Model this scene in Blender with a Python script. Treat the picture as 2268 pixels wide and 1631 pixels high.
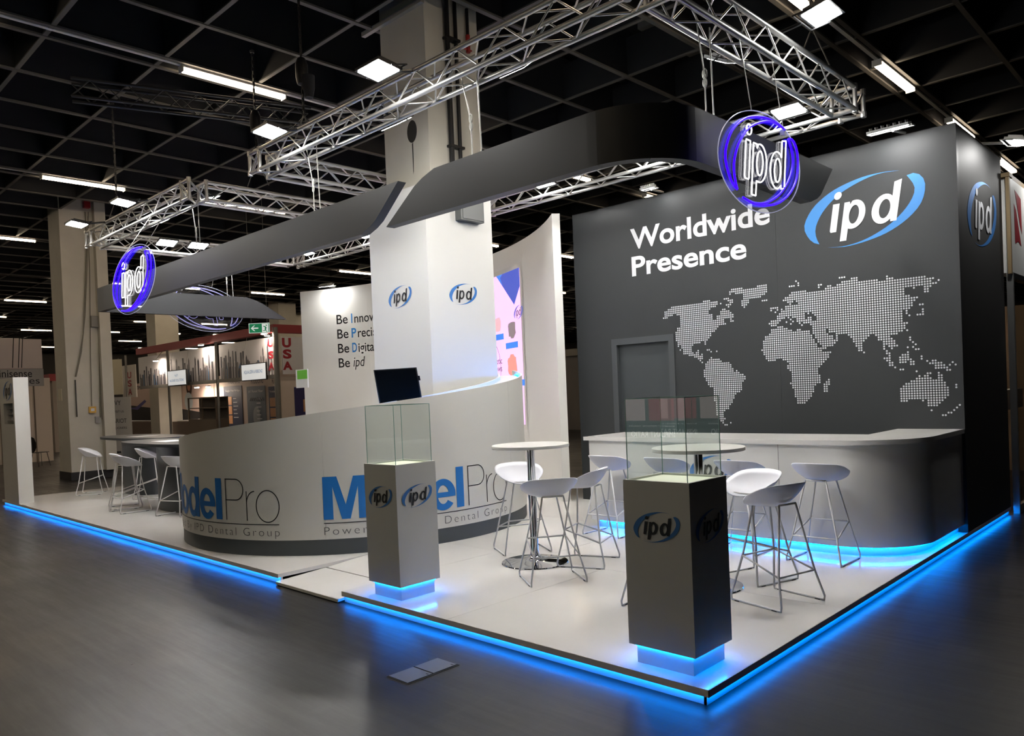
import bpy, bmesh, math, random
from mathutils import Vector, Matrix
from mathutils.geometry import tessellate_polygon
random.seed(7)
D = bpy.data
for o in list(D.objects): D.objects.remove(o)
scene = bpy.context.scene
COL = scene.collection
PI = math.pi
V = Vector
# ------------------------------------------------------------------ camera
YAW, PIT, ROL, FPX, CXP, CYP = -0.7687633896, -0.0165764311, -0.0411136034, 1695.94083, 1134.0, 894.06245
CAM = V((2.188, -3.730, 1.8))
_f = V((math.sin(YAW) * math.cos(PIT), math.cos(YAW) * math.cos(PIT), math.sin(PIT)))
_r0 = V((math.cos(YAW), -math.sin(YAW), 0)); _u0 = _r0.cross(_f)
_r = _r0 * math.cos(ROL) + _u0 * math.sin(ROL); _u = _u0 * math.cos(ROL) - _r0 * math.sin(ROL)
cd = D.cameras.new('camera'); cam = D.objects.new('camera', cd); COL.objects.link(cam)
cam.matrix_world = Matrix(((_r.x, _u.x, -_f.x, CAM.x), (_r.y, _u.y, -_f.y, CAM.y), (_r.z, _u.z, -_f.z, CAM.z), (0, 0, 0, 1)))
cd.sensor_fit = 'HORIZONTAL'; cd.sensor_width = 36.0; cd.lens = FPX / 2268 * 36
cd.shift_y = (CYP - 815.5) / 2268; cd.clip_start = 0.05; cd.clip_end = 300
scene.camera = cam
# ------------------------------------------------------------------ world, exposure
wd = D.worlds.new('hall_dark'); scene.world = wd; wd.use_nodes = True
wd.node_tree.nodes['Background'].inputs[0].default_value = (0.75, 0.8, 0.9, 1)
wd.node_tree.nodes['Background'].inputs[1].default_value = 0.012
vs = scene.view_settings
vs.view_transform = 'Standard'; vs.look = 'None'; vs.gamma = 1; vs.use_curve_mapping = False; vs.exposure = 0.5
FLOOD = 145.0        # radiance of the booth floodlights
STRIP = 19.0        # hall strip lights
LEDB = 22.0         # blue edge lighting

# ------------------------------------------------------------------ measuring helpers (photo pixel -> place)
def ray(px, py): return _r * ((px - CXP) / FPX) - _u * ((py - CYP) / FPX) + _f
def PX(c, px, py): d = ray(px, py); return CAM + d * ((c - CAM.x) / d.x)
def PY(c, px, py): d = ray(px, py); return CAM + d * ((c - CAM.y) / d.y)
def PZ(c, px, py): d = ray(px, py); return CAM + d * ((c - CAM.z) / d.z)
def PD(c, px, py): return CAM + ray(px, py) * c

# ------------------------------------------------------------------ materials
def lin(c):
    f = lambda v: v / 12.92 if v <= 0.04045 else ((v + 0.055) / 1.055) ** 2.4
    return tuple(f(x / 255.0) for x in c)
MATS = {}
def mat(name, rgb=(200, 200, 200), rough=0.5, metal=0.0, emit=None, est=0.0, spec=0.5, bump=0.0, bscale=40.0, var=0.0, vscale=3.0):
    if name in MATS: return MATS[name]
    m = D.materials.new(name); m.use_nodes = True; nt = m.node_tree; b = nt.nodes['Principled BSDF']
    c = lin(rgb) + (1,)
    b.inputs['Base Color'].default_value = c
    b.inputs['Roughness'].default_value = rough; b.inputs['Metallic'].default_value = metal
    b.inputs['Specular IOR Level'].default_value = spec
    if emit is not None:
        b.inputs['Emission Color'].default_value = tuple(emit) + (1,); b.inputs['Emission Strength'].default_value = est
    if var or bump:
        tc = nt.nodes.new('ShaderNodeTexCoord')
    if var:
        n = nt.nodes.new('ShaderNodeTexNoise'); n.inputs['Scale'].default_value = vscale; n.inputs['Detail'].default_value = 4
        nt.links.new(tc.outputs['Object'], n.inputs['Vector'])
        mr = nt.nodes.new('ShaderNodeMapRange'); mr.inputs[1].default_value = 0.3; mr.inputs[2].default_value = 0.7
        mr.inputs[3].default_value = 1 - var; mr.inputs[4].default_value = 1 + var
        nt.links.new(n.outputs['Fac'], mr.inputs[0])
        mx = nt.nodes.new('ShaderNodeMixRGB'); mx.blend_type = 'MULTIPLY'; mx.inputs[0].default_value = 1; mx.inputs[1].default_value = c
        nt.links.new(mr.outputs[0], mx.inputs[2]); nt.links.new(mx.outputs[0], b.inputs['Base Color'])
    if bump:
        n2 = nt.nodes.new('ShaderNodeTexNoise'); n2.inputs['Scale'].default_value = bscale; n2.inputs['Detail'].default_value = 3
        nt.links.new(tc.outputs['Object'], n2.inputs['Vector'])
        bp = nt.nodes.new('ShaderNodeBump'); bp.inputs['Strength'].default_value = bump; bp.inputs['Distance'].default_value = 0.01
        nt.links.new(n2.outputs['Fac'], bp.inputs['Height']); nt.links.new(bp.outputs[0], b.inputs['Normal'])
    MATS[name] = m
    return m
def glass(name, tint=(0.93, 0.97, 0.95), refl=1.0, rough=0.0):
    m = D.materials.new(name); m.use_nodes = True; nt = m.node_tree; nt.nodes.clear()
    out = nt.nodes.new('ShaderNodeOutputMaterial'); mx = nt.nodes.new('ShaderNodeMixShader')
    tr = nt.nodes.new('ShaderNodeBsdfTransparent'); tr.inputs[0].default_value = tuple(tint) + (1,)
    gl = nt.nodes.new('ShaderNodeBsdfGlossy'); gl.inputs['Roughness'].default_value = rough
    lw = nt.nodes.new('ShaderNodeLayerWeight'); lw.inputs[0].default_value = 0.5      # Schlick: 0.05 + 0.95 * facing^5
    pw = nt.nodes.new('ShaderNodeMath'); pw.operation = 'POWER'; pw.inputs[1].default_value = 5.0
    ml = nt.nodes.new('ShaderNodeMath'); ml.operation = 'MULTIPLY_ADD'; ml.inputs[1].default_value = 0.93 * refl; ml.inputs[2].default_value = 0.07 * refl
    nt.links.new(lw.outputs['Facing'], pw.inputs[0]); nt.links.new(pw.outputs[0], ml.inputs[0]); nt.links.new(ml.outputs[0], mx.inputs[0])
    nt.links.new(tr.outputs[0], mx.inputs[1]); nt.links.new(gl.outputs[0], mx.inputs[2]); nt.links.new(mx.outputs[0], out.inputs[0])
    MATS[name] = m; return m
def floor_material():
    m = D.materials.new('hall_floor'); m.use_nodes = True; nt = m.node_tree; b = nt.nodes['Principled BSDF']
    N = nt.nodes.new; L = nt.links.new
    tc = N('ShaderNodeTexCoord')
    n1 = N('ShaderNodeTexNoise'); n1.inputs['Scale'].default_value = 0.7; n1.inputs['Detail'].default_value = 8; n1.inputs['Roughness'].default_value = 0.65
    L(tc.outputs['Object'], n1.inputs['Vector'])
    def streak(rot, sc):
        mp = N('ShaderNodeMapping'); mp.inputs['Rotation'].default_value[2] = rot; mp.inputs['Scale'].default_value = sc
        n = N('ShaderNodeTexNoise'); n.inputs['Scale'].default_value = 1.0; n.inputs['Detail'].default_value = 5; n.inputs['Roughness'].default_value = 0.7
        L(tc.outputs['Object'], mp.inputs[0]); L(mp.outputs[0], n.inputs['Vector']); return n
    s1 = streak(0.0, (1.3, 8, 1)); s2 = streak(0.0, (8, 1.3, 1)); s3 = streak(0.75, (0.8, 11, 1)); s4 = streak(-0.4, (1.0, 6, 1))
    cr = N('ShaderNodeValToRGB'); cr.color_ramp.elements[0].position = 0.25; cr.color_ramp.elements[1].position = 0.8
    cr.color_ramp.elements[0].color = lin((25, 25, 26)) + (1,); cr.color_ramp.elements[1].color = lin((41, 39, 37)) + (1,)
    L(n1.outputs['Fac'], cr.inputs[0])
    last = cr.outputs[0]
    msk = N('ShaderNodeTexNoise'); msk.inputs['Scale'].default_value = 0.9; msk.inputs['Detail'].default_value = 3; L(tc.outputs['Object'], msk.inputs['Vector'])
    for s, lo, hi, c, k in ((s1, .55, .75, (70, 68, 66), .55), (s2, .55, .75, (70, 68, 66), .55), (s3, .58, .75, (64, 63, 61), .5), (s4, .42, .25, (17, 17, 18), .6)):
        mr = N('ShaderNodeMapRange'); mr.inputs[1].default_value = lo; mr.inputs[2].default_value = hi; mr.inputs[3].default_value = 0; mr.inputs[4].default_value = k
        L(s.outputs['Fac'], mr.inputs[0])
        mm = N('ShaderNodeMath'); mm.operation = 'MULTIPLY'; L(mr.outputs[0], mm.inputs[0]); L(msk.outputs['Fac'], mm.inputs[1])
        mx = N('ShaderNodeMixRGB'); mx.inputs[2].default_value = lin(c) + (1,); L(mm.outputs[0], mx.inputs[0]); L(last, mx.inputs[1]); last = mx.outputs[0]
    L(last, b.inputs['Base Color'])
    ad = N('ShaderNodeMath'); ad.operation = 'ADD'; L(s3.outputs['Fac'], ad.inputs[0]); L(n1.outputs['Fac'], ad.inputs[1])
    r = N('ShaderNodeMapRange'); r.inputs[1].default_value = 0.7; r.inputs[2].default_value = 1.3; r.inputs[3].default_value = 0.27; r.inputs[4].default_value = 0.44; b.inputs['Specular IOR Level'].default_value = 0.32
    L(ad.outputs[0], r.inputs[0]); L(r.outputs[0], b.inputs['Roughness'])
    bp = N('ShaderNodeBump'); bp.inputs['Strength'].default_value = 0.12; bp.inputs['Distance'].default_value = 0.006
    L(s4.outputs['Fac'], bp.inputs['Height']); L(bp.outputs[0], b.inputs['Normal'])
    MATS['hall_floor'] = m
floor_material()
WHITE = mat('white_panel', (214, 213, 208), 0.45, bump=0.03, bscale=8)
DECK = mat('white_deck', (222, 220, 216), 0.14, var=0.03, vscale=1.2)
GREYW = mat('plinth_white', (206, 205, 200), 0.42)
DARK = mat('anthracite_panel', (42, 45, 47), 0.55, var=0.05, vscale=1.0)
DARK2 = mat('anthracite_base', (56, 61, 64), 0.5)
FASC = mat('fascia_anthracite', (36, 38, 40), 0.5)
BLACKP = mat('side_black', (44, 44, 44), 0.6)
BLUE = mat('print_blue', (52, 132, 204), 0.45)
BLUED = mat('print_logo_blue', (58, 118, 186), 0.45)
INK = mat('print_black', (14, 14, 18), 0.45)
PWHITE = mat('print_white', (214, 216, 220), 0.45)
GREYP = mat('print_grey', (70, 72, 74), 0.5)
ALU = mat('aluminium', (200, 200, 198), 0.32, 0.75)
ALUD = mat('aluminium_dark', (58, 58, 58), 0.4, 0.6)
CHROME = mat('chrome', (225, 226, 228), 0.06, 1.0)
BLACKM = mat('black_metal', (22, 22, 24), 0.45, 0.3)
STOOLP = mat('stool_plastic', (226, 228, 236), 0.38)
STOOLM = mat('stool_metal', (214, 214, 214), 0.4)
CONC = mat('concrete_paint', (196, 192, 180), 0.7, var=0.05, vscale=2.0, bump=0.05, bscale=15)
RUBBER = mat('rubber', (60, 60, 62), 0.8)
LEDBLUE = mat('led_blue', (20, 120, 255), 0.5, emit=(0.0, 0.235, 1.0), est=LEDB)
FLOODM = mat('flood_panel', (255, 255, 255), 0.5, emit=(1.0, 0.985, 0.95), est=FLOOD)
STRIPM = mat('strip_tube', (255, 250, 235), 0.5, emit=(1.0, 0.80, 0.58), est=STRIP)
NEONB = mat('neon_blue', (10, 10, 160), 0.4, emit=(0.02, 0.0, 1.0), est=2.2)
NEONW = mat('neon_white', (240, 240, 245), 0.4, emit=(1.0, 0.97, 0.95), est=1.8)
NEONOFF = mat('neon_tube_rear', (150, 150, 190), 0.4, emit=(0.5, 0.45, 1.0), est=0.35)
GLASS = glass('cabinet_glass', (0.95, 0.985, 0.965), 1.0)
ACRYL = glass('acrylic', (0.93, 0.94, 0.96), 1.0)
GEDGE = mat('glass_edge', (140, 176, 165), 0.2)
ROPE = mat('wire_rope', (176, 176, 172), 0.4, 0.5)

# ------------------------------------------------------------------ building helpers
WLOC = {}
class MB:
    def __init__(s): s.v = []; s.f = []; s.mi = []
    def face(s, pts, m=0):
        i = len(s.v); s.v += [tuple(p) for p in pts]; s.f.append(tuple(range(i, i + len(pts)))); s.mi.append(m); return s
    def box(s, x0, x1, y0, y1, z0, z1, m=0):
        i = len(s.v)
        s.v += [(x, y, z) for z in (z0, z1) for y in (y0, y1) for x in (x0, x1)]
        for q in ((0, 2, 3, 1), (4, 5, 7, 6), (0, 1, 5, 4), (2, 6, 7, 3), (0, 4, 6, 2), (1, 3, 7, 5)):
            s.f.append(tuple(i + k for k in q)); s.mi.append(m)
        return s
    def obox(s, o, u, v, w, m=0):
        o, u, v, w = V(o), V(u), V(v), V(w); i = len(s.v)
        s.v += [tuple(o + u * a + v * b + w * c) for c in (0, 1) for b in (0, 1) for a in (0, 1)]
        for q in ((0, 2, 3, 1), (4, 5, 7, 6), (0, 1, 5, 4), (2, 6, 7, 3), (0, 4, 6, 2), (1, 3, 7, 5)):
            s.f.append(tuple(i + k for k in q)); s.mi.append(m)
        return s
    def extr(s, poly, o, u, v, w):
        o, u, v, w = V(o), V(u), V(v), V(w); n = len(poly); i = len(s.v)
        s.v += [tuple(o + u * a + v * b) for a, b in poly] + [tuple(o + u * a + v * b + w) for a, b in poly]
        s.f.append(tuple(range(i, i + n))[::-1]); s.f.append(tuple(range(i + n, i + 2 * n)))
        for k in range(n): s.f.append((i + k, i + (k + 1) % n, i + n + (k + 1) % n, i + n + k))
        s.mi += [0] * (n + 2); return s
    def prism(s, poly, z0, z1): return s.extr(poly, (0, 0, z0), (1, 0, 0), (0, 1, 0), (0, 0, z1 - z0))
    def tube(s, pts, r, n=8, closed=False):
        pts = [V(p) for p in pts]; N = len(pts); i0 = len(s.v); up = None
        for k in range(N):
            if closed: t = (pts[(k + 1) % N] - pts[k - 1])
            else: t = (pts[min(k + 1, N - 1)] - pts[max(k - 1, 0)])
            t.normalize()
            if up is None: up = t.orthogonal().normalized()
            up = (up - t * up.dot(t))
            up = up.normalized() if up.length > 1e-6 else t.orthogonal().normalized()
            w = t.cross(up)
            for a in range(n):
                an = 2 * PI * a / n; s.v.append(tuple(pts[k] + up * (r * math.cos(an)) + w * (r * math.sin(an))))
        for k in range(N if closed else N - 1):
            for a in range(n):
                p, q = i0 + k * n, i0 + ((k + 1) % N) * n
                s.f.append((p + a, p + (a + 1) % n, q + (a + 1) % n, q + a)); s.mi.append(0)
        if not closed:
            s.f.append(tuple(i0 + a for a in range(n))[::-1]); s.f.append(tuple(i0 + (N - 1) * n + a for a in range(n))); s.mi += [0, 0]
        return s
    def lathe(s, prof, c=(0, 0, 0), n=24):
        i0 = len(s.v); m = len(prof)
        for k in range(n):
            a = 2 * PI * k / n
            for r, z in prof: s.v.append((c[0] + r * math.cos(a), c[1] + r * math.sin(a), c[2] + z))
        for k in range(n):
            p, q = i0 + k * m, i0 + ((k + 1) % n) * m
            for j in range(m - 1): s.f.append((p + j, q + j, q + j + 1, p + j + 1)); s.mi.append(0)
        return s
    def ring(s, c, R0, R1, a0, a1, z0f, z1f, n=48):
        # wall following an arc: radii R0<R1, angles degrees, bottom/top z as functions of the angle
        i0 = len(s.v)
        for k in range(n + 1):
            a = a0 + (a1 - a0) * k / n; t = math.radians(a); co, si = math.cos(t), math.sin(t)
            for R, zf in ((R0, z0f), (R1, z0f), (R1, z1f), (R0, z1f)): s.v.append((c[0] + R * co, c[1] + R * si, zf(a)))
        for k in range(n):
            p, q = i0 + 4 * k, i0 + 4 * k + 4
            for j in range(4): s.f.append((p + j, p + (j + 1) % 4, q + (j + 1) % 4, q + j)); s.mi.append(0)
        e = i0 + 4 * n
        s.f += [(i0, i0 + 3, i0 + 2, i0 + 1), (e, e + 1, e + 2, e + 3)]; s.mi += [0, 0]
        return s
    def build(s, name, m, parent=None, local=False, smooth=False, mats=None):
        me = D.meshes.new(name)
        vv = s.v
        if parent is not None and not local:
            L = WLOC[parent.name]; vv = [(a - L.x, b - L.y, c - L.z) for a, b, c in s.v]
        me.from_pydata(vv, [], s.f)
        for x in (mats or [m]): me.materials.append(x)
        if mats: me.polygons.foreach_set('material_index', s.mi)
        bm = bmesh.new(); bm.from_mesh(me); bmesh.ops.recalc_face_normals(bm, faces=bm.faces); bm.to_mesh(me); bm.free()
        if smooth:
            me.polygons.foreach_set('use_smooth', [True] * len(me.polygons))
            if smooth != 'all': me.set_sharp_from_angle(angle=math.radians(38))
        me.update()
        return obj(name, me, parent)
def obj(name, me, parent=None):
    o = D.objects.new(name, me); COL.objects.link(o)
    if parent is not None: o.parent = parent; WLOC[o.name] = WLOC[parent.name]
    else: WLOC[o.name] = V((0, 0, 0))
    return o
def tag(o, label=None, cat=None, group=None, kind=None):
    if label: o['label'] = label
    if cat: o['category'] = cat
    if group: o['group'] = group
    if kind: o['kind'] = kind
    return o
def thing(name, label, cat, loc=(0, 0, 0), group=None, rz=0.0):
    o = D.objects.new(name, None); COL.objects.link(o); o.location = loc; o.rotation_euler = (0, 0, rz); o.empty_display_size = 0.1
    WLOC[o.name] = V(loc); return tag(o, label, cat, group)
def copy_tree(o, parent=None):
    c = o.copy(); COL.objects.link(c); c.parent = parent
    if parent is None: WLOC[c.name] = V(c.location)
    for ch in [x for x in D.objects if x.parent == o]: copy_tree(ch, c)
    return c
CH = {}
def dup(root, loc, rz, label, kids):
    c = root.copy(); COL.objects.link(c); c.location = loc; c.rotation_euler = (0, 0, rz); c['label'] = label
    WLOC[c.name] = V(loc)
    def rec(src, par):
        for k in src.children:
            n = k.copy(); COL.objects.link(n); n.parent = par; rec(k, n)
    rec(root, c); return c
# one shared unit tube for truss pieces
def unit_tube(m, n=8):
    k = '_tube_' + m.name
    if k in D.meshes: return D.meshes[k]
    b = MB().tube([(0, 0, 0), (0, 0, 1)], 1.0, n); me = D.meshes.new(k); me.from_pydata(b.v, [], b.f); me.materials.append(m)
    me.polygons.foreach_set('use_smooth', [len(p.vertices) == 4 for p in me.polygons]); me.update(); return me
def rod(name, p0, p1, r, m, parent):
    p0, p1 = V(p0), V(p1); L = WLOC[parent.name]; d = p1 - p0
    o = obj(name, unit_tube(m), parent); q = d.to_track_quat('Z', 'Y')
    o.matrix_local = Matrix.Translation(p0 - L) @ q.to_matrix().to_4x4() @ Matrix.Diagonal((r, r, d.length, 1)); return o
# ------------------------------------------------------------------ lettering
def text_geo(body, shear=0.0, off=0.0, fill=True, space=1.0, res=6):
    cu = D.curves.new('t', 'FONT'); cu.body = body; cu.shear = shear; cu.offset = off; cu.space_character = space
    cu.resolution_u = res; cu.fill_mode = 'FRONT' if fill else 'NONE'; cu.dimensions = '2D'
    o = D.objects.new('t', cu); COL.objects.link(o); bpy.context.view_layer.update()
    me = D.meshes.new_from_object(o.evaluated_get(bpy.context.evaluated_depsgraph_get()))
    v = [(p.co.x, p.co.y) for p in me.vertices]; f = [tuple(p.vertices) for p in me.polygons]; e = [tuple(x.vertices) for x in me.edges]
    D.objects.remove(o); D.curves.remove(cu); D.meshes.remove(me)
    return v, f, e
def fit(v, x0, x1, y0, y1):
    ax, bx = min(p[0] for p in v), max(p[0] for p in v); ay, by = min(p[1] for p in v), max(p[1] for p in v)
    sx = (x1 - x0) / (bx - ax)
    if y1 is None: return [(x0 + (p[0] - ax) * sx, y0 + (p[1] - ay) * sx) for p in v]
    sy = (y1 - y0) / (by - ay)
    return [(x0 + (p[0] - ax) * sx, y0 + (p[1] - ay) * sy) for p in v]
def mesh2d(name, v, f, fn, m, parent):
    me = D.meshes.new(name); L = WLOC[parent.name]
    me.from_pydata([tuple(V(fn(a, b)) - L) for a, b in v], [], f); me.materials.append(m); me.update()
    return obj(name, me, parent)
def cut_x(v, f, step):
    bm = bmesh.new(); vs_ = [bm.verts.new((a, b, 0)) for a, b in v]
    for q in f:
        try: bm.faces.new([vs_[k] for k in q])
        except ValueError: pass
    x = min(a for a, b in v) + step; xm = max(a for a, b in v)
    while x < xm:
        bmesh.ops.bisect_plane(bm, geom=bm.verts[:] + bm.edges[:] + bm.faces[:], plane_co=(x, 0, 0), plane_no=(1, 0, 0)); x += step
    bm.verts.index_update(); V2 = [(p.co.x, p.co.y) for p in bm.verts]; F2 = [tuple(p.index for p in q.verts) for q in bm.faces]; bm.free(); return V2, F2
def letters(name, body, fn, x0, x1, y0, y1, m, parent, shear=0.0, off=0.0, space=1.0, cut=None):
    v, f, e = text_geo(body, shear, off, True, space); v = fit(v, x0, x1, y0, y1)
    if cut: v, f = cut_x(v, f, cut)
    return mesh2d(name, v, f, fn, m, parent)
def catmull(P, k=5):
    out = []; n = len(P)
    for i in range(n - 1):
        p0, p1, p2, p3 = P[max(i - 1, 0)], P[i], P[i + 1], P[min(i + 2, n - 1)]
        for j in range(k):
            t = j / k
            out.append(tuple(0.5 * (2 * b + (c - a) * t + (2 * a - 5 * b + 4 * c - d) * t * t + (3 * b - a - 3 * c + d) * t ** 3) for a, b, c, d in zip(p0, p1, p2, p3)))
    out.append(P[-1]); return out
_n = lambda P: [((x + 0.9705) / 1.327, (z - 3.689) / 1.327) for x, z in P]
LC_O = _n([(-1.464, 3.383), (-1.555, 3.429), (-1.634, 3.566), (-1.619, 3.687), (-1.499, 3.849), (-1.272, 3.985), (-0.977, 4.06), (-0.735, 4.069), (-0.555, 4.047)])
LC_I = _n([(-0.555, 4.047), (-0.753, 4.062), (-0.959, 4.026), (-1.214, 3.923), (-1.4, 3.768), (-1.497, 3.603), (-1.502, 3.481), (-1.464, 3.383)])
RC_O = _n([(-0.487, 3.979), (-0.399, 3.987), (-0.324, 3.915), (-0.307, 3.799), (-0.358, 3.642), (-0.501, 3.501), (-0.719, 3.387), (-0.982, 3.325), (-1.195, 3.309), (-1.374, 3.332)])
RC_I = _n([(-1.374, 3.332), (-1.175, 3.316), (-0.943, 3.357), (-0.717, 3.454), (-0.552, 3.577), (-0.442, 3.716), (-0.412, 3.841), (-0.487, 3.979)])
def strip_faces(O, I, k=24):
    # polygon between outer and inner edge as quads
    def res(P):
        P = catmull(P, 6); L = [0.0]
        for a, b in zip(P, P[1:]): L.append(L[-1] + math.dist(a, b))
        out = []
        for i in range(k + 1):
            t = L[-1] * i / k; j = max(1, next((q for q in range(len(L)) if L[q] >= t - 1e-9), len(L) - 1)); w = (t - L[j - 1]) / max(1e-9, L[j] - L[j - 1])
            out.append(tuple(a + (b - a) * w for a, b in zip(P[j - 1], P[j])))
        return out
    o = res(O); i = res(I)[::-1]; v = o + i; f = [(q, q + 1, k + 2 + q, k + 1 + q) for q in range(k)]
    return v, f
def _arc(cx, cz, rx, rz, a0, a1, n): return [(cx + rx * math.cos(math.radians(a0 + (a1 - a0) * k / n)), cz + rz * math.sin(math.radians(a0 + (a1 - a0) * k / n))) for k in range(n + 1)]
_sh = lambda P: [(a + 0.16 * b, b) for a, b in P]
IPD = [(_sh([(-.240, -.125), (-.232, -.139), (-.192, -.139), (-.186, -.139), (-.186, .09), (-.240, .09)]), []),
       (_sh(_arc(-.2085, .154, .031, .031, 0, 345, 23)), []),
       (_sh([(-.147, -.222), (-.147, .088), (-.104, .088), (-.098, .066)] + _arc(-.06, -.02, .091, .115, 106, -111, 22) + [(-.093, -.222)]), _sh(_arc(-.058, -.02, .039, .074, 0, 345, 23))),
       (_sh([(.280, -.128), (.280, .188), (.226, .176)] + _arc(.17, -.02, .09, .115, 51.5, 312, 22) + [(.234, -.128)]), _sh(_arc(.178, -.02, .042, .074, 0, 345, 23)))]
def logo(fn, w, ink, blue, parent, off=0.012, name='logo_print'):
    # fn(a, b): logo plane metres -> place; the oval swooshes and the three letters
    for O, I in ((LC_O, LC_I), (RC_O, RC_I)):
        v, f = strip_faces(O, I); mesh2d('logo_swoosh', [(a * w, b * w) for a, b in v], f, fn, blue, parent)
    for P, H in IPD:
        v = [p for L in (P, H) for p in L]
        f = [tuple(q) for q in tessellate_polygon([[V((a, b, 0)) for a, b in L] for L in (P, H) if L])]
        mesh2d('logo_letter', [(a * w * 1.06, b * w * 1.06) for a, b in v], f, lambda a, b: fn(a, b, 0.004), ink, parent)
def ribbon(name, paths, width, fn, m, parent):
    # thin printed strokes along centre lines
    v = []; f = []
    for P in paths:
        n = len(P); i0 = len(v)
        for k in range(n):
            a, b = P[max(k - 1, 0)], P[min(k + 1, n - 1)]; d = V((b[0] - a[0], b[1] - a[1])).normalized(); nx, ny = -d.y * width / 2, d.x * width / 2
            v += [(P[k][0] + nx, P[k][1] + ny), (P[k][0] - nx, P[k][1] - ny)]
        f += [(i0 + 2 * k, i0 + 2 * k + 1, i0 + 2 * k + 3, i0 + 2 * k + 2) for k in range(n - 1)]
    return mesh2d(name, v, f, fn, m, parent)
def frame(o, u, v, n, h0=0.003):
    o, u, v, n = V(o), V(u), V(v), V(n)
    return lambda a, b, h=0.0: o + u * a + v * b + n * (h0 + h)
FRONT = lambda x, y, z, h0=0.003: frame((x, y, z), (1, 0, 0), (0, 0, 1), (0, -1, 0), h0)   # on a face looking to -Y
RIGHT = lambda x, y, z, h0=0.003: frame((x, y, z), (0, 1, 0), (0, 0, 1), (1, 0, 0), h0)    # on a face looking to +X
def arcframe(c, R, sgn, h0=0.004):
    # s metres along the arc from angle 0 deg reference; sgn +1: outside of a drum, -1: inside of a concave wall
    def at(a0):
        def fn(a, b, h=0.0):
            t = math.radians(a0) + sgn * a / R; r = R + sgn * (h0 + h); return V((c[0] + r * math.cos(t), c[1] + r * math.sin(t), b))
        return fn
    return at
# ================================================================== THE HALL
T = 0.1          # top of the booth deck
fl = MB().box(-75, 16, -16, 62, -0.2, 0.0).build('floor', MATS['hall_floor']); tag(fl, kind='structure')
HDARK = mat('hall_dark_wall', (70, 68, 66), 0.8); SLAB = mat('ceiling_slab', (40, 41, 43), 0.9, var=0.35, vscale=0.35)
tag(MB().box(-75.2, -75, -16, 62, 0, 8.4).build('wall_left', HDARK), kind='structure')
tag(MB().box(-75, 16, 62, 62.2, 0, 8.4).build('wall_back', HDARK), kind='structure')
tag(MB().box(16, 16.2, -16, 62, 0, 8.4).build('wall_right', HDARK), kind='structure')
tag(MB().box(-75, 16, -16.2, -16, 0, 8.4).build('wall_front', HDARK), kind='structure')
ceil = tag(MB().box(-75, 16, -16, 62, 8.2, 8.4).build('ceiling', SLAB), kind='structure')
CZ = 6.8
WEB = mat('ceiling_web', (22, 23, 25), 0.8); FLG = mat('ceiling_flange', (84, 82, 77), 0.6)
def beamx(y):
    b = MB().box(-75, 16, y - .015, y + .015, CZ + .02, CZ + .62).build('ceiling_beam', WEB, ceil)
    MB().box(-75, 16, y - .03, y + .03, CZ, CZ + .02).build('flange', FLG, b)
def beamy(x):
    b = MB().box(x - .015, x + .015, -16, 62, CZ + .03, CZ + .75).build('ceiling_beam', WEB, ceil)
    MB().box(x - .035, x + .035, -16, 62, CZ - .012, CZ + .018).build('flange', FLG, b)
for k in range(-10, 43): beamx(-0.51 + 1.441 * k)
ROWX = [-1.99 - 7.1 * k for k in range(-2, 10)]
for k in range(-2, 10):
    for d in (0.0, 0.38, 1.78, 3.12, 4.46, 5.81): beamy(-1.877 - 7.1 * k - d)
# grey duct panels up in the ceiling cells
DUCT = mat('duct_panel', (150, 150, 148), 0.6, var=0.25, vscale=1.5)
for (x0, x1, y0, y1) in ((-7.5, -6.5, 2.7, 3.7), (-9.0, -8.0, 1.2, 2.2), (-3.5, -2.4, 5.5, 8.0), (-4.9, -3.8, 6.9, 9.4), (-5.0, -3.8, 3.9, 5.2), (-14.3, -13.2, 0.3, 6.5), (-12.9, -11.8, 1.0, 3.4), (-11.6, -10.2, 2.8, 6.4), (-17.2, -15.5, -0.6, 5.0), (-10.4, -9.6, -2.0, 0.6), (-2.9, -2.3, 2.9, 4.6), (-8.0, -7.0, 6.0, 9.0)):
    MB().box(x0, x1, y0, y1, CZ + .8, CZ + 1.1).build('air_duct', DUCT, ceil)
# strip lights hung in rows below the grid
RAIL = mat('lamp_rail', (225, 223, 216), 0.5)
lampmesh = []
def strip_light(x, y, proto=[None]):
    lab = 'thin warm white strip light hung in a row under the dark ceiling grid'
    if proto[0] is None:
        t = thing('strip_light', lab, 'ceiling light', (0, 0, 0), 'hall strip lights')
        MB().box(-.075, .075, -.835, .835, .03, .07).build('housing', RAIL, t, local=True)
        for s in (-1, 1): MB().box(s * .035 - .022, s * .035 + .022, -.8, .8, -.012, .03).build('tube', STRIPM, t, local=True)
        MB().box(-.075, .075, -.84, -.825, -.03, .07).build('end_cap', RAIL, t, local=True)
        MB().box(-.075, .075, .825, .84, -.03, .07).build('end_cap', RAIL, t, local=True)
        proto[0] = t; t.location = (x, y, CZ - .07); WLOC[t.name] = V(t.location); return
    dup(proto[0], (x, y, CZ - .07), 0, lab, None)
for k, x in enumerate(ROWX):
    if k in (0, 1): continue
    rl = MB().box(x - .03, x + .03, -14, 60, CZ - .002, CZ + .03).build('light_rail', RAIL, ceil)
    for j in range(-5, 11):
        y = 6.035 + 4.0 * j
        strip_light(x, y)
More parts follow.
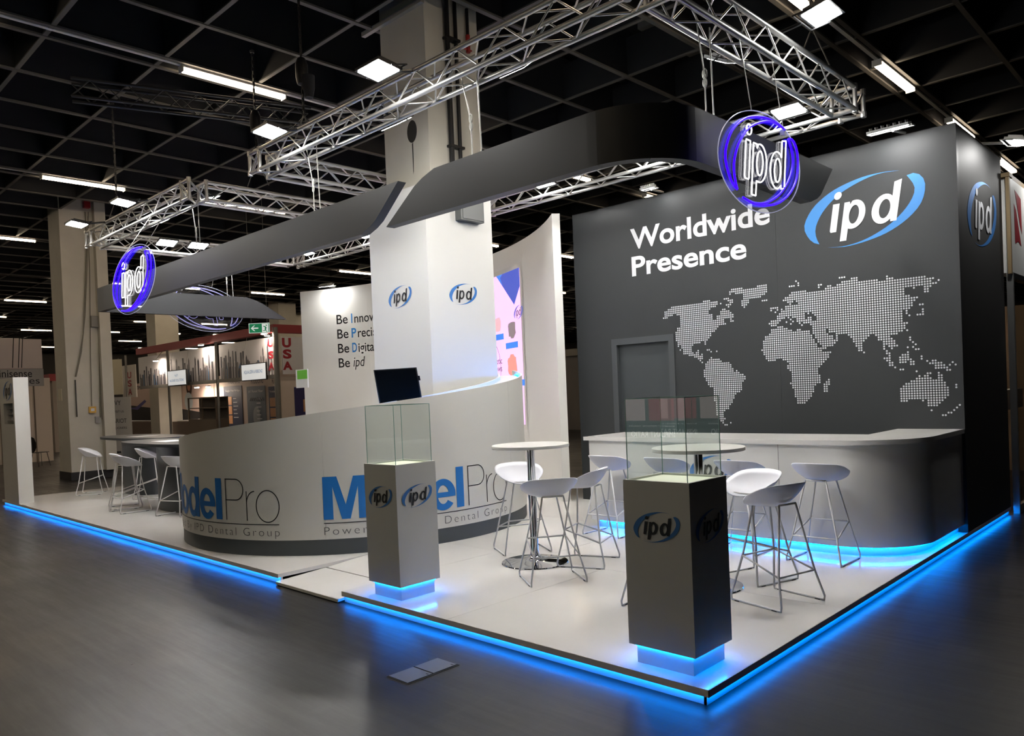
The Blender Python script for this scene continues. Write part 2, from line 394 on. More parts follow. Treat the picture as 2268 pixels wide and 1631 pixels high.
# ------------------------------------------------------------------ concrete hall columns
def hall_column(x0, x1, y0, y1, label, name='column', top=8.2):
    t = thing('hall_column', label, 'column', ((x0 + x1) / 2, (y0 + y1) / 2, 0))
    MB().box(x0, x1, y0, y1, 0.0, top).build('shaft', CONC, t)
    MB().box(x0 - .02, x1 + .02, y0 - .02, y1 + .02, 0.0, 0.2).build('skirting', mat('black_skirt', (26, 26, 26), .6), t)
    return t
colA = hall_column(-6.21, -5.29, 2.68, 3.61, 'tall cream concrete column rising behind the round white counter to the ceiling')
MB().box(-6.355, -6.21, 3.3, 3.61, 4.5, 8.2).build('side_pier', CONC, colA)
MB().box(-6.55, -5.27, 2.62, 2.68, CZ - .04, CZ + .02).build('ceiling_rail', mat('pale_rail', (150, 146, 136), .6), colA)
for y in (3.02, 3.17): MB().tube([(-5.24, y, 4.4), (-5.24, y, 8.1)], .035 if y < 3.1 else .026, 10).build('down_pipe', BLACKM, colA, smooth=True)
for z in (5.0, 6.4, 4.6): MB().box(-5.3, -5.2, 2.98, 3.22, z, z + .03).build('pipe_clamp', BLACKM, colA)
RED = mat('valve_red', (150, 34, 32), .4)
MB().tube([(-5.23, 3.38, 6.55), (-5.23, 3.38, 6.32)], .03, 10).build('valve', RED, colA, smooth=True)
MB().tube([(-5.23, 3.2, 6.36), (-5.23, 3.44, 6.36)], .012, 8).build('valve_pipe', RED, colA)
MB().tube([(-5.23, 3.38, 6.9), (-5.23, 3.38, 6.55)], .022, 8).build('valve_stem', BLACKM, colA)
# burnt looking round stain with drips
SOOT = mat('soot', (40, 38, 34), .9)
fS = FRONT(-5.62, 2.68, 5.23, .002)
mesh2d('soot_stain', [(.10 * math.cos(a), .145 * math.sin(a)) for a in [2 * PI * i / 28 for i in range(28)]], [tuple(range(28))], fS, SOOT, colA)
mesh2d('soot_drip', [(-.012, -.16), (.014, -.14), (.012, -.36), (.006, -.52), (-.006, -.56)], [(0, 1, 2, 3, 4)], fS, SOOT, colA)
for k in range(3): MB().tube([(-6.24 - .035 * k, 3.28, 4.5), (-6.24 - .035 * k, 3.28, 7.0)], .014, 6).build('cable', BLACKM, colA)
colB = hall_column(-20.05, -19.14, 2.34, 3.36, 'tall cream concrete column at left with cables and a yellow call point')
MB().box(-19.14, -18.95, 3.1, 3.36, 0.2, 8.2).build('pipe_chase', CONC, colB)
YEL = mat('yellow_box', (214, 168, 62), .4)
GRB = mat('grey_box', (150, 148, 142), .5)
q = PX(-19.12, 204, 908)
cp = MB().box(-19.14, -19.07, q.y - .08, q.y + .08, q.z - .08, q.z + .08).build('call_point', YEL, colB)
MB().box(-19.07, -19.065, q.y - .04, q.y + .04, q.z - .035, q.z + .035).build('call_button', PWHITE, cp)
q = PX(-19.12, 215, 930); MB().box(-19.14, -19.06, q.y - .05, q.y + .05, q.z - .08, q.z + .08).build('socket', GRB, colB)
q = PX(-19.12, 207, 713); MB().box(-19.14, -19.02, q.y - .08, q.y + .08, q.z - .14, q.z + .14).build('junction_box', mat('junction_grey', (120, 118, 112), .5), colB)
for (pts, r) in ((((203, 900), (200, 790), (198, 600), (194, 480)), .012), (((222, 925), (220, 800), (216, 640), (212, 470)), .02), (((226, 930), (226, 800), (221, 640), (214, 470)), .014), (((166, 835), (176, 790), (184, 740), (188, 640), (191, 540), (188, 470)), .014), (((168, 835), (180, 780), (188, 700), (192, 600), (195, 470)), .012)):
    MB().tube([PX(-19.12, *p) + V((.02, 0, 0)) for p in pts], r, 6).build('cable', mat('cable_grey', (120, 116, 104), .6), colB)
MB().tube([PX(-19.12, 166, 842) + V((.02, 0, 0)), PX(-19.12, 170, 924) + V((.02, 0, 0))], .018, 6).build('hanging_chain', mat('chain_dark', (70, 70, 66), .6), colB)
q = PX(-19.12, 190, 455); MB().box(-19.14, -19.0, q.y - .07, q.y + .07, q.z - .08, q.z + .08).build('alarm_box', RED, colB)
q = PY(2.33, 133, 875); MB().box(q.x - .13, q.x + .13, 2.325, 2.34, q.z - .15, q.z + .15).build('wall_plate', mat('plate_cream', (206, 200, 178), .5), colB)
for i, (px, py, d) in enumerate(((360, 735, 34), (625, 690, 40), (645, 690, 46))):
    p = PD(d, px, py); hall_column(p.x - .5, p.x + .5, p.y - .5, p.y + .5, ('distant cream column above the red beam', 'distant cream column behind the green exit sign', 'farthest dim column right of the exit sign')[i])
# floor hatch: two steel plates let into the floor
h = thing('floor_hatch', 'two-part steel floor hatch let into the dark hall floor in front', 'floor hatch', (-1.72, -.62, 0))
STEELP = mat('hatch_steel', (112, 114, 116), .35, .5)
MB().box(-1.835, -1.615, -.83, -.40, 0.0, .002).build('frame', mat('hatch_gap', (8, 8, 8), .8), h)
for a, b in ((-.82, -.622), (-.61, -.41)):
    pl = MB().box(-1.825, -1.63, a, b, .001, .006).build('plate', STEELP, h)
    MB().box(-1.66, -1.64, b - .03, b - .02, .006, .007).build('key_hole', INK, pl)
# ================================================================== BOOTH DECK
XL, YB = -15.25, 7.42
deck = thing('booth_deck', 'raised glossy white booth floor with blue lit edge', 'platform', (-7.6, 3.7, 0))
tag(deck, kind='structure'); del deck['category']
EDGE = mat('deck_edge', (222, 218, 208), .5); SKIRT = mat('deck_skirt', (205, 208, 214), .4)
g = .0012
def panel(x0, x1, y0, y1): MB().box(x0 + g, x1 - g, y0 + g, y1 - g, .062, T).build('deck_panel', DECK, deck)
xs = [XL, -12.2, -9.15, -6.1, -4.70]
for a, b in zip(xs, xs[1:]):
    panel(a, b, 0.004, 1.95)
for a, b in ((-3.60, -2.2), (-2.2, -.004)): panel(a, b, .004, 1.95)
panel(-4.70, -3.60, 1.04, 1.95)
xs = [XL, -12.2, -9.15, -6.1, -3.05, -.004]
for y0, y1 in ((1.95, 3.9), (3.9, 5.85), (5.85, YB)):
    for a, b in zip(xs, xs[1:]): panel(a, b, y0, y1)
for a, b in ((XL, -4.70), (-3.60, 0)): MB().box(a, b, 0.0, .004, .058, T).build('edge_band', EDGE, deck)
MB().box(-.004, 0, 0, YB, .058, T).build('edge_band', EDGE, deck)
MB().box(XL - .004, XL, 0, YB, .058, T).build('edge_band', EDGE, deck)
def skirt(a): return MB().box(*a).build('skirt', SKIRT, deck)
for a, b in ((XL + .03, -4.70), (-3.60, -.03)):
    x = a
    while x < b - .01:
        e = min(b, x + 1.83); skirt((x, e - .002, .03, .05, .0005, .062)); x = e
y = .03
while y < YB - .01:
    e = min(YB, y + 1.83); skirt((-.05, -.03, y, e - .002, .0005, .062)); y = e
skirt((XL + .03, XL + .05, .03, YB, .0005, .062)); skirt((XL + .03, -.03, YB - .05, YB - .03, .0005, .062))
for a, b in ((XL + .05, -4.72), (-3.58, -.03)):
    MB().box(a, b, .008, .02, .0565, .0615).build('led_strip', LEDBLUE, deck)
MB().box(-.02, -.008, .03, YB, .0565, .0615).build('led_strip', LEDBLUE, deck)
# ramp of two boards
rp = thing('entry_ramp', 'white two-board entry ramp cut into the deck edge', 'ramp', (-4.15, .5, 0))
def board(y0, y1, z0, z1):
    MB().extr([(y0, z0 - .022), (y1, z1 - .022), (y1, z1), (y0, z0)], (-4.694, 0, 0), (0, 1, 0), (0, 0, 1), (1.088, 0, 0)).build('ramp_board', DECK, rp)
board(-.03, .53, .034, .062); board(.545, 1.035, .063, .0995)
MB().box(-4.69, -3.61, -.02, 1.03, .001, .012).build('ramp_base', mat('ramp_dark', (40, 38, 36), .7), rp)
MB().box(-4.69, -3.61, -.034, -.03, .008, .033).build('ramp_edge', EDGE, rp)

# ================================================================== GLASS DISPLAY PLINTHS
def plinth(x0, x1, y0, y1, label):
    t = thing('display_plinth', label, 'display case', ((x0 + x1) / 2, (y0 + y1) / 2, T))
    zb, zt, gt = .218, 1.228, 1.72
    base = MB().box(x0 + .035, x1 - .035, y0 + .035, y1 - .035, T, zb).build('base', mat('plinth_base', (214, 216, 220), .4), t)
    b = MB()
    b.box(x0, x1, y0, y0 + .02, zb, zt); b.box(x0, x1, y1 - .02, y1, zb, zt); b.box(x0, x0 + .02, y0 + .02, y1 - .02, zb, zt); b.box(x1 - .02, x1, y0 + .02, y1 - .02, zb, zt); b.box(x0 + .02, x1 - .02, y0 + .02, y1 - .02, zb, zb + .02)
    b.build('cabinet', GREYW, t)
    MB().box(x0 + .02, x1 - .02, y0 + .02, y1 - .02, zt - .03, zt - .012).build('display_shelf', mat('lit_shelf', (236, 238, 214), .4, emit=(1.0, 1.0, .8), est=.22), t)
    e = .012
    for a in ((x0 + .03, x1 - .03, y0 + .022, y0 + .034), (x0 + .03, x1 - .03, y1 - .034, y1 - .022), (x0 + .022, x0 + .034, y0 + .03, y1 - .03), (x1 - .034, x1 - .022, y0 + .03, y1 - .03)):
        MB().box(*a, zb - .010, zb - .002).build('led_strip', LEDBLUE, base)
    gx0, gx1, gy0, gy1 = x0 + .022, x1 - .022, y0 + .022, y1 - .022; w = .005
    for (o, u) in (((gx0, gy0), (1, 0)), ((gx0, gy1), (1, 0)), ((gx0, gy0), (0, 1)), ((gx1, gy0), (0, 1))):
        L = (gx1 - gx0) if u[0] else (gy1 - gy0)
        m = MB(); m.face([(o[0], o[1], zt - .015), (o[0] + u[0] * L, o[1] + u[1] * L, zt - .015), (o[0] + u[0] * L, o[1] + u[1] * L, gt), (o[0], o[1], gt)])
        pn = m.build('glass_pane', GLASS, t)
        m = MB(); m.tube([(o[0], o[1], gt), (o[0] + u[0] * L, o[1] + u[1] * L, gt)], .0028, 4); m.build('pane_edge', GEDGE, pn)
    m = MB(); m.face([(gx0, gy0, gt), (gx1, gy0, gt), (gx1, gy1, gt), (gx0, gy1, gt)]); m.build('glass_top', GLASS, t)
    for x in (gx0, gx1):
        for y in (gy0, gy1): MB().tube([(x, y, zt - .015), (x, y, gt)], .0028, 4).build('corner_edge', GEDGE, t)
    xc, yc = (x0 + x1) / 2, (y0 + y1) / 2
    logo(FRONT(xc - .0, y0, .955), .325, INK, BLUED, t); logo(RIGHT(x1, yc + .0, .955), .325, INK, BLUED, t)
    return t
plinth(-.596, -.135, .097, .527, 'white logo plinth with empty glass case at the near deck corner')
plinth(-3.30, -2.862, .087, .513, 'white logo plinth with empty glass case beside the entry ramp')

# ================================================================== ROUND COUNTER (spiral top)
DC, DR = (-6.68, 2.38), 2.28
ztop = lambda a: max(1.15, 1.838 + .0042 * a)
drum = thing('round_counter', 'large round white counter with rising spiral rim and blue lettering', 'reception counter', (DC[0], DC[1], T))
SHELL = mat('counter_white', (212, 210, 204), .4)
MB().ring(DC, DR - .06, DR - .008, -205, 62, lambda a: T, lambda a: .272, 96).build('base_band', mat('counter_base', (66, 71, 74), .5), drum, smooth=True)
for a, b in ((-205, -118), (-118, -44.6), (-44.55, 20), (20.05, 62)):
    MB().ring(DC, DR - .025, DR, a, b, lambda q: .27, ztop, 40).build('shell_panel', SHELL, drum, smooth=True)
MB().ring(DC, DR - .33, DR - .30, -205, 55, lambda a: T, lambda a: ztop(a) - .006, 80).build('inner_wall', WHITE, drum, smooth=True)
MB().ring(DC, DR - .30, DR - .026, -205, 57, lambda a: ztop(a) - .075, lambda a: ztop(a) - .055, 80).build('rim_shelf', WHITE, drum, smooth=True)
MB().ring(DC, DR - .045, DR - .03, -205, 57, lambda a: ztop(a) - .054, lambda a: ztop(a) - .046, 80).build('led_strip', LEDBLUE, drum, smooth=True)
AF = arcframe(DC, DR, 1)
def drum_text(a0):
    # 61 degrees of lettering starting at angle a0
    R1 = math.radians(1) * DR
    fn = AF(a0)
    Hm, Wm = .465, 41.0 * R1
    def put(nm, polys, xo, sx):
        for P, Hs in polys:
            v = [p for L in [P] + Hs for p in L]; f = [tuple(q) for q in tessellate_polygon([[V((a, b, 0)) for a, b in L] for L in [P] + Hs])]
            v, f = cut_x([(xo + a * sx, .485 + b * Hm) for a, b in v], f, .06); mesh2d('bold_lettering', v, f, fn, mat('letter_blue', (22, 108, 184), .45), drum)
    k = Wm / 2.87
    put('M', [([(0, 0), (0, 1), (.27, 1), (.425, .34), (.58, 1), (.85, 1), (.85, 0), (.665, 0), (.665, .76), (.505, 0), (.345, 0), (.185, .76), (.185, 0)], [])], 0, k)
    put('o', [(_arc(.30, .36, .30, .385, 0, 345, 30), [_arc(.30, .36, .125, .235, 0, 345, 30)])], .87 * k, k)
    put('d', [([(.58, 0), (.58, 1), (.40, 1), (.40, .67)] + _arc(.275, .36, .275, .385, 55, 308, 24) + [(.41, .07), (.41, 0)], [_arc(.285, .36, .12, .225, 0, 345, 30)])], 1.48 * k, k)
    put('e', [(_arc(.29, .36, .29, .385, -9, 322, 34) + _arc(.29, .36, .125, .23, 322, 197, 12) + [(.17, .295)], [_arc(.29, .36, .125, .23, 14, 166, 14)])], 2.08 * k, k)
    put('l', [([(0, 0), (.185, 0), (.185, 1), (0, 1)], [])], 2.685 * k, k)
    x0, Wp, H = 42.6 * R1, 18.3 * R1, .465
    X = lambda a, b: (x0 + a * Wp, .485 + b * H)
    P_ = [X(0.01, 0), X(0.01, .99)]; B_ = [X(0, .985), X(.12, .985), X(.2, .985)] + [X(.22 + .15 * math.sin(t), .735 + .25 * math.cos(t)) for t in [PI * k / 14 for k in range(15)]] + [X(.12, .485), X(0, .485)]
    r_ = [X(.43, 0), X(.43, .70)]; s_ = [X(.43, .40)] + [X(.58 - .15 * math.cos(t), .40 + .30 * math.sin(t)) for t in [PI / 2 * k / 10 for k in range(1, 11)]]
    o_ = [X(.80 + .195 * math.cos(t), .345 + .375 * math.sin(t)) for t in [2 * PI * k / 40 for k in range(41)]]
    for nm, pp in (('letter_P', [P_, B_]), ('letter_r', [r_, s_]), ('letter_o', [o_])): ribbon('thin_lettering', pp, .012, fn, INK, drum)
    v, f = cut_x([(0, .440), (60.6 * R1, .440), (60.6 * R1, .449), (0, .449)], [(0, 1, 2, 3)], .05); mesh2d('rule_line', v, f, fn, INK, drum)
    tag(letters('tagline', 'Powered By IPD Dental Group', fn, 0, 60.6 * R1, .29, .405, GREYP, drum, off=-.018, space=1.3, cut=.06), kind='stuff')
drum_text(-45.0); drum_text(-118.2)
# monitor leaning inside the counter
mon = thing('monitor', 'black flat monitor standing inside the round counter', 'monitor', tuple(PD(8.75, 885, 893)))
q = [PD(8.75, *p) for p in ((827, 820), (922, 814), (934, 890), (842, 905))]
n = (q[1] - q[0]).cross(q[3] - q[0]).normalized(); n = n if n.dot(CAM - q[0]) > 0 else -n
ux = (q[1] - q[0]); uy = (q[3] - q[0])
MB().obox(q[0] - n * .04, ux, uy, n * .035).build('case', mat('monitor_case', (18, 18, 20), .4), mon)
MB().obox(q[0] + ux * .025 + uy * .03 - n * .006, ux * .95, uy * .93, n * .003).build('screen', mat('screen_black', (10, 13, 14), .08), mon)
MB().obox(q[1] - n * .03 + uy * .22, ux * .04, uy * .12, n * .02).build('side_knob', BLACKM, mon)
m = (q[2] + q[3]) / 2
MB().obox(m - ux * .06 - n * .05, ux * .12, V((0, 0, 1.35 - m.z)), -n * .04).build('stand', BLACKM, mon)

# ================================================================== CLAD COLUMN
cx0, cx1, cy0, cy1 = -6.394, -5.193, 2.489, 3.644; ctop = 4.45
cl = thing('column_cladding', 'white square column cladding with two oval logos inside the round counter', 'column', ((cx0 + cx1) / 2, (cy0 + cy1) / 2, T))
w = .03
MB().box(cx0, cx1, cy0, cy0 + w, T, ctop).build('front_panel', WHITE, cl); MB().box(cx0, cx1, cy1 - w, cy1, T, ctop).build('rear_panel', WHITE, cl)
MB().box(cx1 - w, cx1, cy0 + w, cy1 - w, T, ctop + .0).build('side_panel', WHITE, cl); MB().box(cx0, cx0 + w, cy0 + w, cy1 - w, T, ctop).build('side_panel', WHITE, cl)
a, b = PY(cy0, 861, 665), PY(cy0, 912, 645); logo(FRONT((a.x + b.x) / 2, cy0, PY(cy0, 886, 658).z), .49, INK, BLUED, cl)
a, b = PX(cx1, 996, 655), PX(cx1, 1055, 645); logo(RIGHT(cx1, (a.y + b.y) / 2, PX(cx1, 1026, 652).z), .49, INK, BLUED, cl)
e0, e1 = PX(cx1, 1008, 470), PX(cx1, 1060, 498)
eb = thing('electrical_box', 'dark grey electrical box on the clad column below the fascia', 'electrical box', (cx1, (e0.y + e1.y) / 2, e1.z))
EB = mat('ebox_grey', (78, 80, 78), .4)
MB().box(cx1 + .001, cx1 + .11, e0.y, e1.y, e1.z, 4.62).build('body', EB, eb); MB().box(cx1 + .11, cx1 + .118, e0.y + .03, e1.y - .02, e1.z + .02, 4.6).build('lid', mat('ebox_lid', (90, 92, 90), .4), eb)
for y in (e0.y + .05, e1.y - .05): MB().tube([(cx1 + .118, y, 4.36), (cx1 + .128, y, 4.36)], .012, 8).build('latch', BLACKM, eb)

# ================================================================== WALL WITH THE WORLD MAP
YW = 5.391; WT = 4.425
mw = thing('map_wall', 'anthracite booth wall with white dotted world map and headline', 'wall', (-2.7, 5.45, T))
dx0, dx1, dz = -4.46, -3.585, 2.40
MB().box(-5.2, dx0 - .09, YW, YW + .08, T, WT).build('wall_panel', DARK, mw)
for a, b in ((dx1 + .09, -2.0), (-1.998, 0.0)): MB().box(a, b, YW, YW + .08, T, WT).build('wall_panel', DARK, mw)
MB().box(dx0 - .09, dx1 + .09, YW, YW + .08, dz + .09, WT).build('wall_panel', DARK, mw)
dr = thing('storage_door', 'anthracite flush door in the map wall left of the bar counter', 'door', ((dx0 + dx1) / 2, YW, T))
MB().box(dx0, dx1, YW + .05, YW + .09, T + .005, dz).build('door_leaf', DARK2, dr)
for a in ((dx0 - .09, dx0, YW - .012, YW + .09, T, dz + .09), (dx1, dx1 + .09, YW - .012, YW + .09, T, dz + .09), (dx0, dx1, YW - .012, YW + .09, dz, dz + .09)): MB().box(*a).build('door_frame', mat('door_frame_grey', (66, 70, 73), .5), dr)
MB().tube([(dx1 - .08, YW + .05, 1.1), (dx1 - .08, YW - .0, 1.1), (dx1 - .19, YW - .0, 1.1)], .01, 8).build('door_handle', ALUD, dr)
fw = FRONT(0, YW, 0)
letters('headline', 'Worldwide', fw, -4.150, -2.065, 3.735, 4.03, PWHITE, mw, off=.024)
letters('headline', 'Presence', fw, -4.145, -2.39, 3.355, 3.635, PWHITE, mw, off=.024)
logo(FRONT(-.9705, YW, 3.689), 1.327, PWHITE, BLUE, mw, off=.014)
MAPRUNS = '-15:-79,-78|-14:-80 -76|-13:-81,-80|-12:-82,-79|-11:-82,-80 15,16|-10:-83,-80 17,18|-9:-83,-80 11 19|-8:-83,-79 20|-7:-83,-77 10,13 21|-6:-83,-77 10,14|-5:-83,-76 -43,-40 0,2 8 10,15|-4:-83,-75 -43,-39 0,16|-3:-84,-75 -43,-38 0,17|-2:-84,-74 -44,-37 0,17|-1:-84,-74 -44,-37 0,17|0:-84,-73 -44,-36 -31,-30 0,17 20|1:-84,-71 -44,-36 -31,-30 1,16 20|2:-84,-70 -45,-36 -31,-30 2,16|3:-84,-70 -45,-35 -31,-29 4,15|4:-86,-70 -46,-33 -30,-29 6,11 14,15|5:-87,-70 -45,-33 -29 7 9,10 14,15|6:-87,-69 -45,-33 10,11 14|7:-88,-68 -45,-33 6 17,18|8:-88,-68 -45,-34 0,1 13,17|9:-89,-69 -45,-34 -2 13,16 18 20|10:-89,-71 -46,-34 -4,-3 4,5 11,15 19|11:-89,-74 -72 -47,-33 -4,-3 0,2 4,5 10 12,13|12:-89,-74 -47,-32 -5,-4 0,4 8|13:-88,-75 -46,-31 -6,-4 0,3 8|14:-88,-75 -47,-30 -4 1,3|15:-88,-76 -56,-53 -49,-29 -5,-4 3|16:-90 -87,-80 -57,-29 -14 -5 6,7|17:-91 -86,-81 -57,-28 -16,-15 -6 -3 3 5|18:-92,-90 -85 -58,-32 -16,-15 -6 -4,-1 6|19:-94,-90 -58,-30 -17,-15 -6,-2 5|20:-97,-92 -90 -59,-34 -31,-27 -17,-15 -6,-2 4|21:-100,-95 -93,-92 -85 -82 -58,-34 -32,-26 -18,-14 -8,-3 4|22:-100,-96 -92 -87,-86 -58,-35 -33,-25 -18,-13 -8,-4|23:-102 -100,-96 -58,-35 -33,-27 -25 -19,-12 -9,-1|24:-101,-96 -58,-36 -34,-27 -25 -20,1 3|25:-103 -101,-95 -88 -57,-36 -34,-29 -25,2|26:-103,-91 -88 -57,-37 -35,-30 -28,2|27:-103,-87 -55,-37 -35,-30 -28,3|28:-104,-86 -54,-45 -42,-41 -35,1|29:-104,-85 -54,-47 -35,1|30:-104,-85 -51,-49 -40 -36,1 4 7,9|31:-104,-83 -54,-52 -45 -41 -39,1 3 9|32:-104,-82 -55,-51 -47 -44 -42,-36 -33,1 3 9|33:-103,-81 -54,-50 -45 -42,-39 -37,-36 -33,4|34:-103,-77 -51,-48 -46 -44,-39 -34,5 8,9|35:-101,-78 -74,-73 -51,-39 -37 -35,5|36:-101,-78 -74 -50,6|37:-101,-84 -81,-73 -52 -49,7|38:-101,-84 -81,-73 -54 -51 -49 -47,4|39:-101,-84 -79,-74 -54,-51 -47,2 10,11|40:-111,-109 -101,-86 -79,-75 -45 -41,2 10,11|41:-110,-106 -103,-86 -78,-77 -67 -46,-44 -42,2 6 10,12|42:-110,-85 -75 -68,-66 -48,14|43:-110,-82 -76,-74 -68,-65 -58,-56 -47,12 15|44:-108,-81 -79 -74,-73 -68,-65 -45,13|45:-106,-81 -75,-73 -67,-59 -44,-38 -29,10|46:-88,-85 -77,-75 -67,-57 -32 -28,-27 -24,-8 -4,-2|47:-67,-56 -32,-31 -22,-16 -4|48:-74 -71,-56 -45,-43 -41 -18,-16|49:-74,-56 -41 -23,-21|50:-73,-68 -60,-56 -42'
dots = []
for row in MAPRUNS.split('|'):
    j, r = row.split(':')
    for q in r.split(' '):
        ab = q.split(','); a = int(ab[0]); b = int(ab[-1])
        dots += [(-.6148 + i * .02733, 1.6433 + int(j) * .02685) for i in range(a, b + 1)]
mv = []; mf = []
for x, z in dots:
    i = len(mv); mv += [(x + .0104 * math.cos(k * PI / 4), z + .0104 * math.sin(k * PI / 4)) for k in range(8)]; mf.append(tuple(range(i, i + 8)))
tag(mesh2d('map_dots', mv, mf, fw, PWHITE, mw), 'white dots forming a world map', kind='stuff')
# side wall of the storage room
sw = thing('side_wall', 'near black booth side wall with a shaded logo facing the right aisle', 'wall', (-.04, 6.4, T))
MB().box(-.08, -.001, YW + .081, 7.39, T, WT).build('wall_panel', BLACKP, sw)
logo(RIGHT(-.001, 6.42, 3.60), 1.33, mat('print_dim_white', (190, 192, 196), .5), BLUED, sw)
MB().box(-5.1, -.08, 7.31, 7.39, T, WT).build('rear_panel', DARK2, sw)

# ================================================================== CURVED WHITE WALL
AC, AR = (-10.8257, -1.5514), 8.5946
aw = thing('curved_wall', 'tall concave white wall with slogans and a pink video screen', 'wall', (AC[0], AC[1] + AR, T))
angs = [50.0, 63, 76, 89, 102, 115.2]
for a, b in zip(angs, angs[1:]): MB().ring(AC, AR, AR + .12, a, b - .01, lambda q: T, lambda q: WT, 14).build('wall_panel', WHITE, aw, smooth=True)
AW = arcframe(AC, AR, -1)
def arc_hit(px, py):
    d = ray(px, py); ox, oy = CAM.x - AC[0], CAM.y - AC[1]
    A = d.x ** 2 + d.y ** 2; B = 2 * (ox * d.x + oy * d.y); C_ = ox * ox + oy * oy - AR * AR
    t = (-B + math.sqrt(B * B - 4 * A * C_)) / (2 * A); p = CAM + d * t
    return math.degrees(math.atan2(p.y - AC[1], p.x - AC[0])), p.z
a0, zB = arc_hit(746, 719)
lines = [('I', 'nnovative'), ('P', 'recise'), ('D', 'igital')]
for k, (c, rest) in enumerate(lines):
    z = arc_hit(747 + 2 * k, 719 + 32 * k)[1]; fn = AW(a0 - .02 * k)
    letters('slogan', 'Be', fn, 0, .335, z, z + .225, INK, aw, off=.008)
    letters('slogan_initial', c, fn, .44 if c == 'I' else .43, .475 if c == 'I' else .575, z, z + .225, BLUE, aw, off=.02)
    v, f, e = text_geo(rest, 0, .008); sc = .225 / .73
    xs0 = .52 if c == 'I' else .605
    v = [(xs0 + x * sc, z + y_ * sc) for x, y_ in v]; v, f = cut_x(v, f, .08); mesh2d('slogan', v, f, fn, INK, aw)
z = arc_hit(753, 815)[1]; fn = AW(a0 - .06)
letters('slogan', 'Be', fn, 0, .335, z, z + .225, INK, aw, off=.008)
letters('slogan', 'ipd', fn, .44, .80, z - .07, z + .235, INK, aw, shear=.2)
# video screen let into the curved wall
s0 = arc_hit(1158, 760)[0]; zt, zb = arc_hit(1157, 590)[1], arc_hit(1166, 941)[1]
SCR = mat('screen_pink', (238, 190, 240), .3, emit=(.80, .50, .84), est=.62)
vs_ = thing('video_screen', 'tall pink video screen on the curved white wall beside the column', 'screen', tuple(AW(s0)(-1.0, zb)))
def arc_patch(name, m, s_a, s_b, z0, z1, h, n=10):
    fn = AW(s0); v = []; f = []
    for i in range(n + 1):
        s = s_a + (s_b - s_a) * i / n; v += [(s, z0), (s, z1)]
    f = [(2 * i, 2 * i + 2, 2 * i + 3, 2 * i + 1) for i in range(n)]
    return mesh2d(name, v, f, lambda a, b: fn(a, b, h), m, vs_)
WS = 3.2
arc_patch('screen_frame', mat('screen_frame_white', (208, 206, 198), .5), -WS - .08, .10, zb - .09, zt + .09, .004)
arc_patch('screen_panel', SCR, -WS, 0, zb, zt, .010)
fn = AW(s0); E1 = mat('screen_blue', (40, 110, 220), .4, emit=(.03, .17, .62), est=.7); E2 = mat('screen_blue_dark', (40, 70, 180), .4, emit=(.04, .07, .42), est=.6)
Hs = zt - zb
tri = lambda pts, m, h: mesh2d('screen_graphic', pts, [tuple(range(len(pts)))], lambda a, b: fn(a, b, h), m, vs_)
tri([(-1.05, zt), (-.0, zt), (-.0, zt - .33 * 1.0), (-.30, zt - .62)], E2, .013)
tri([(-1.05, zt), (-.18, zt), (-.45, zt - .46)], E1, .016)
SK1 = mat('screen_tooth_pink', (210, 130, 120), .4, emit=(.52, .22, .18), est=.7); SK2 = mat('screen_tooth_grey', (120, 105, 110), .4, emit=(.16, .13, .14), est=.7); SK3 = mat('screen_tooth_pale', (235, 160, 165), .4, emit=(.72, .36, .40), est=.7)
def blob(sx, z, w, h, m, seed):
    random.seed(seed); P = []
    for i in range(18):
        a = 2 * PI * i / 18; r = 1 + random.uniform(-.12, .12); c_, s_ = math.cos(a), math.sin(a)
        P.append((sx + w / 2 * r * math.copysign(abs(c_) ** .7, c_), z + h / 2 * r * math.copysign(abs(s_) ** .7, s_)))
    tri(P, m, .014)
def scr(px, py):
    a, z = arc_hit(px, py); return -(a - s0) * PI / 180 * AR, z
for px, py, w, h, m in ((1136, 730, .34, .30, SK2), (1137, 810, .42, .38, SK1), (1103, 720, .34, .26, SK3)):
    s, z = scr(px, py); blob(s, z, w, h, m, int(px))
for px, py, tx in ((1136, 765, 'Custom abutment'), (1103, 748, 'Scanbodies'), (1151, 848, 'Digital')):
    s, z = scr(px, py); tri([(s - .28, z - .055), (s + .28, z - .055), (s + .28, z + .055), (s - .28, z + .055)], E1, .013)
SINK = mat('screen_ink', (70, 40, 70), .4, emit=(.10, .05, .10), est=.5)
s, z = scr(1098, 815); mesh2d('screen_ring', [(s - .35 + r * math.cos(t), z + r * math.sin(t)) for t in [2 * PI * i / 40 for i in range(40)] for r in (.60, .612)], [(2 * i, 2 * ((i + 1) % 40), 2 * ((i + 1) % 40) + 1, 2 * i + 1) for i in range(40)], lambda a, b: fn(a, b, .014), SINK, vs_)
for tx, py in (('Prosthetic', 800), ('workflows', 817)):
    s, z = scr(1111, py); v, f, e = text_geo(tx); k = .17; mx = max(p[0] for p in v); mesh2d('screen_text', [(s + .06 + (x - mx) * k, z + y_ * k - .05) for x, y_ in v], f, lambda a, b: fn(a, b, .015), SINK, vs_)
s, z = scr(1150, 692); logo(lambda a, b, h=0: fn(s + a, z + b, .014 + h), .42, SINK, E2, vs_)
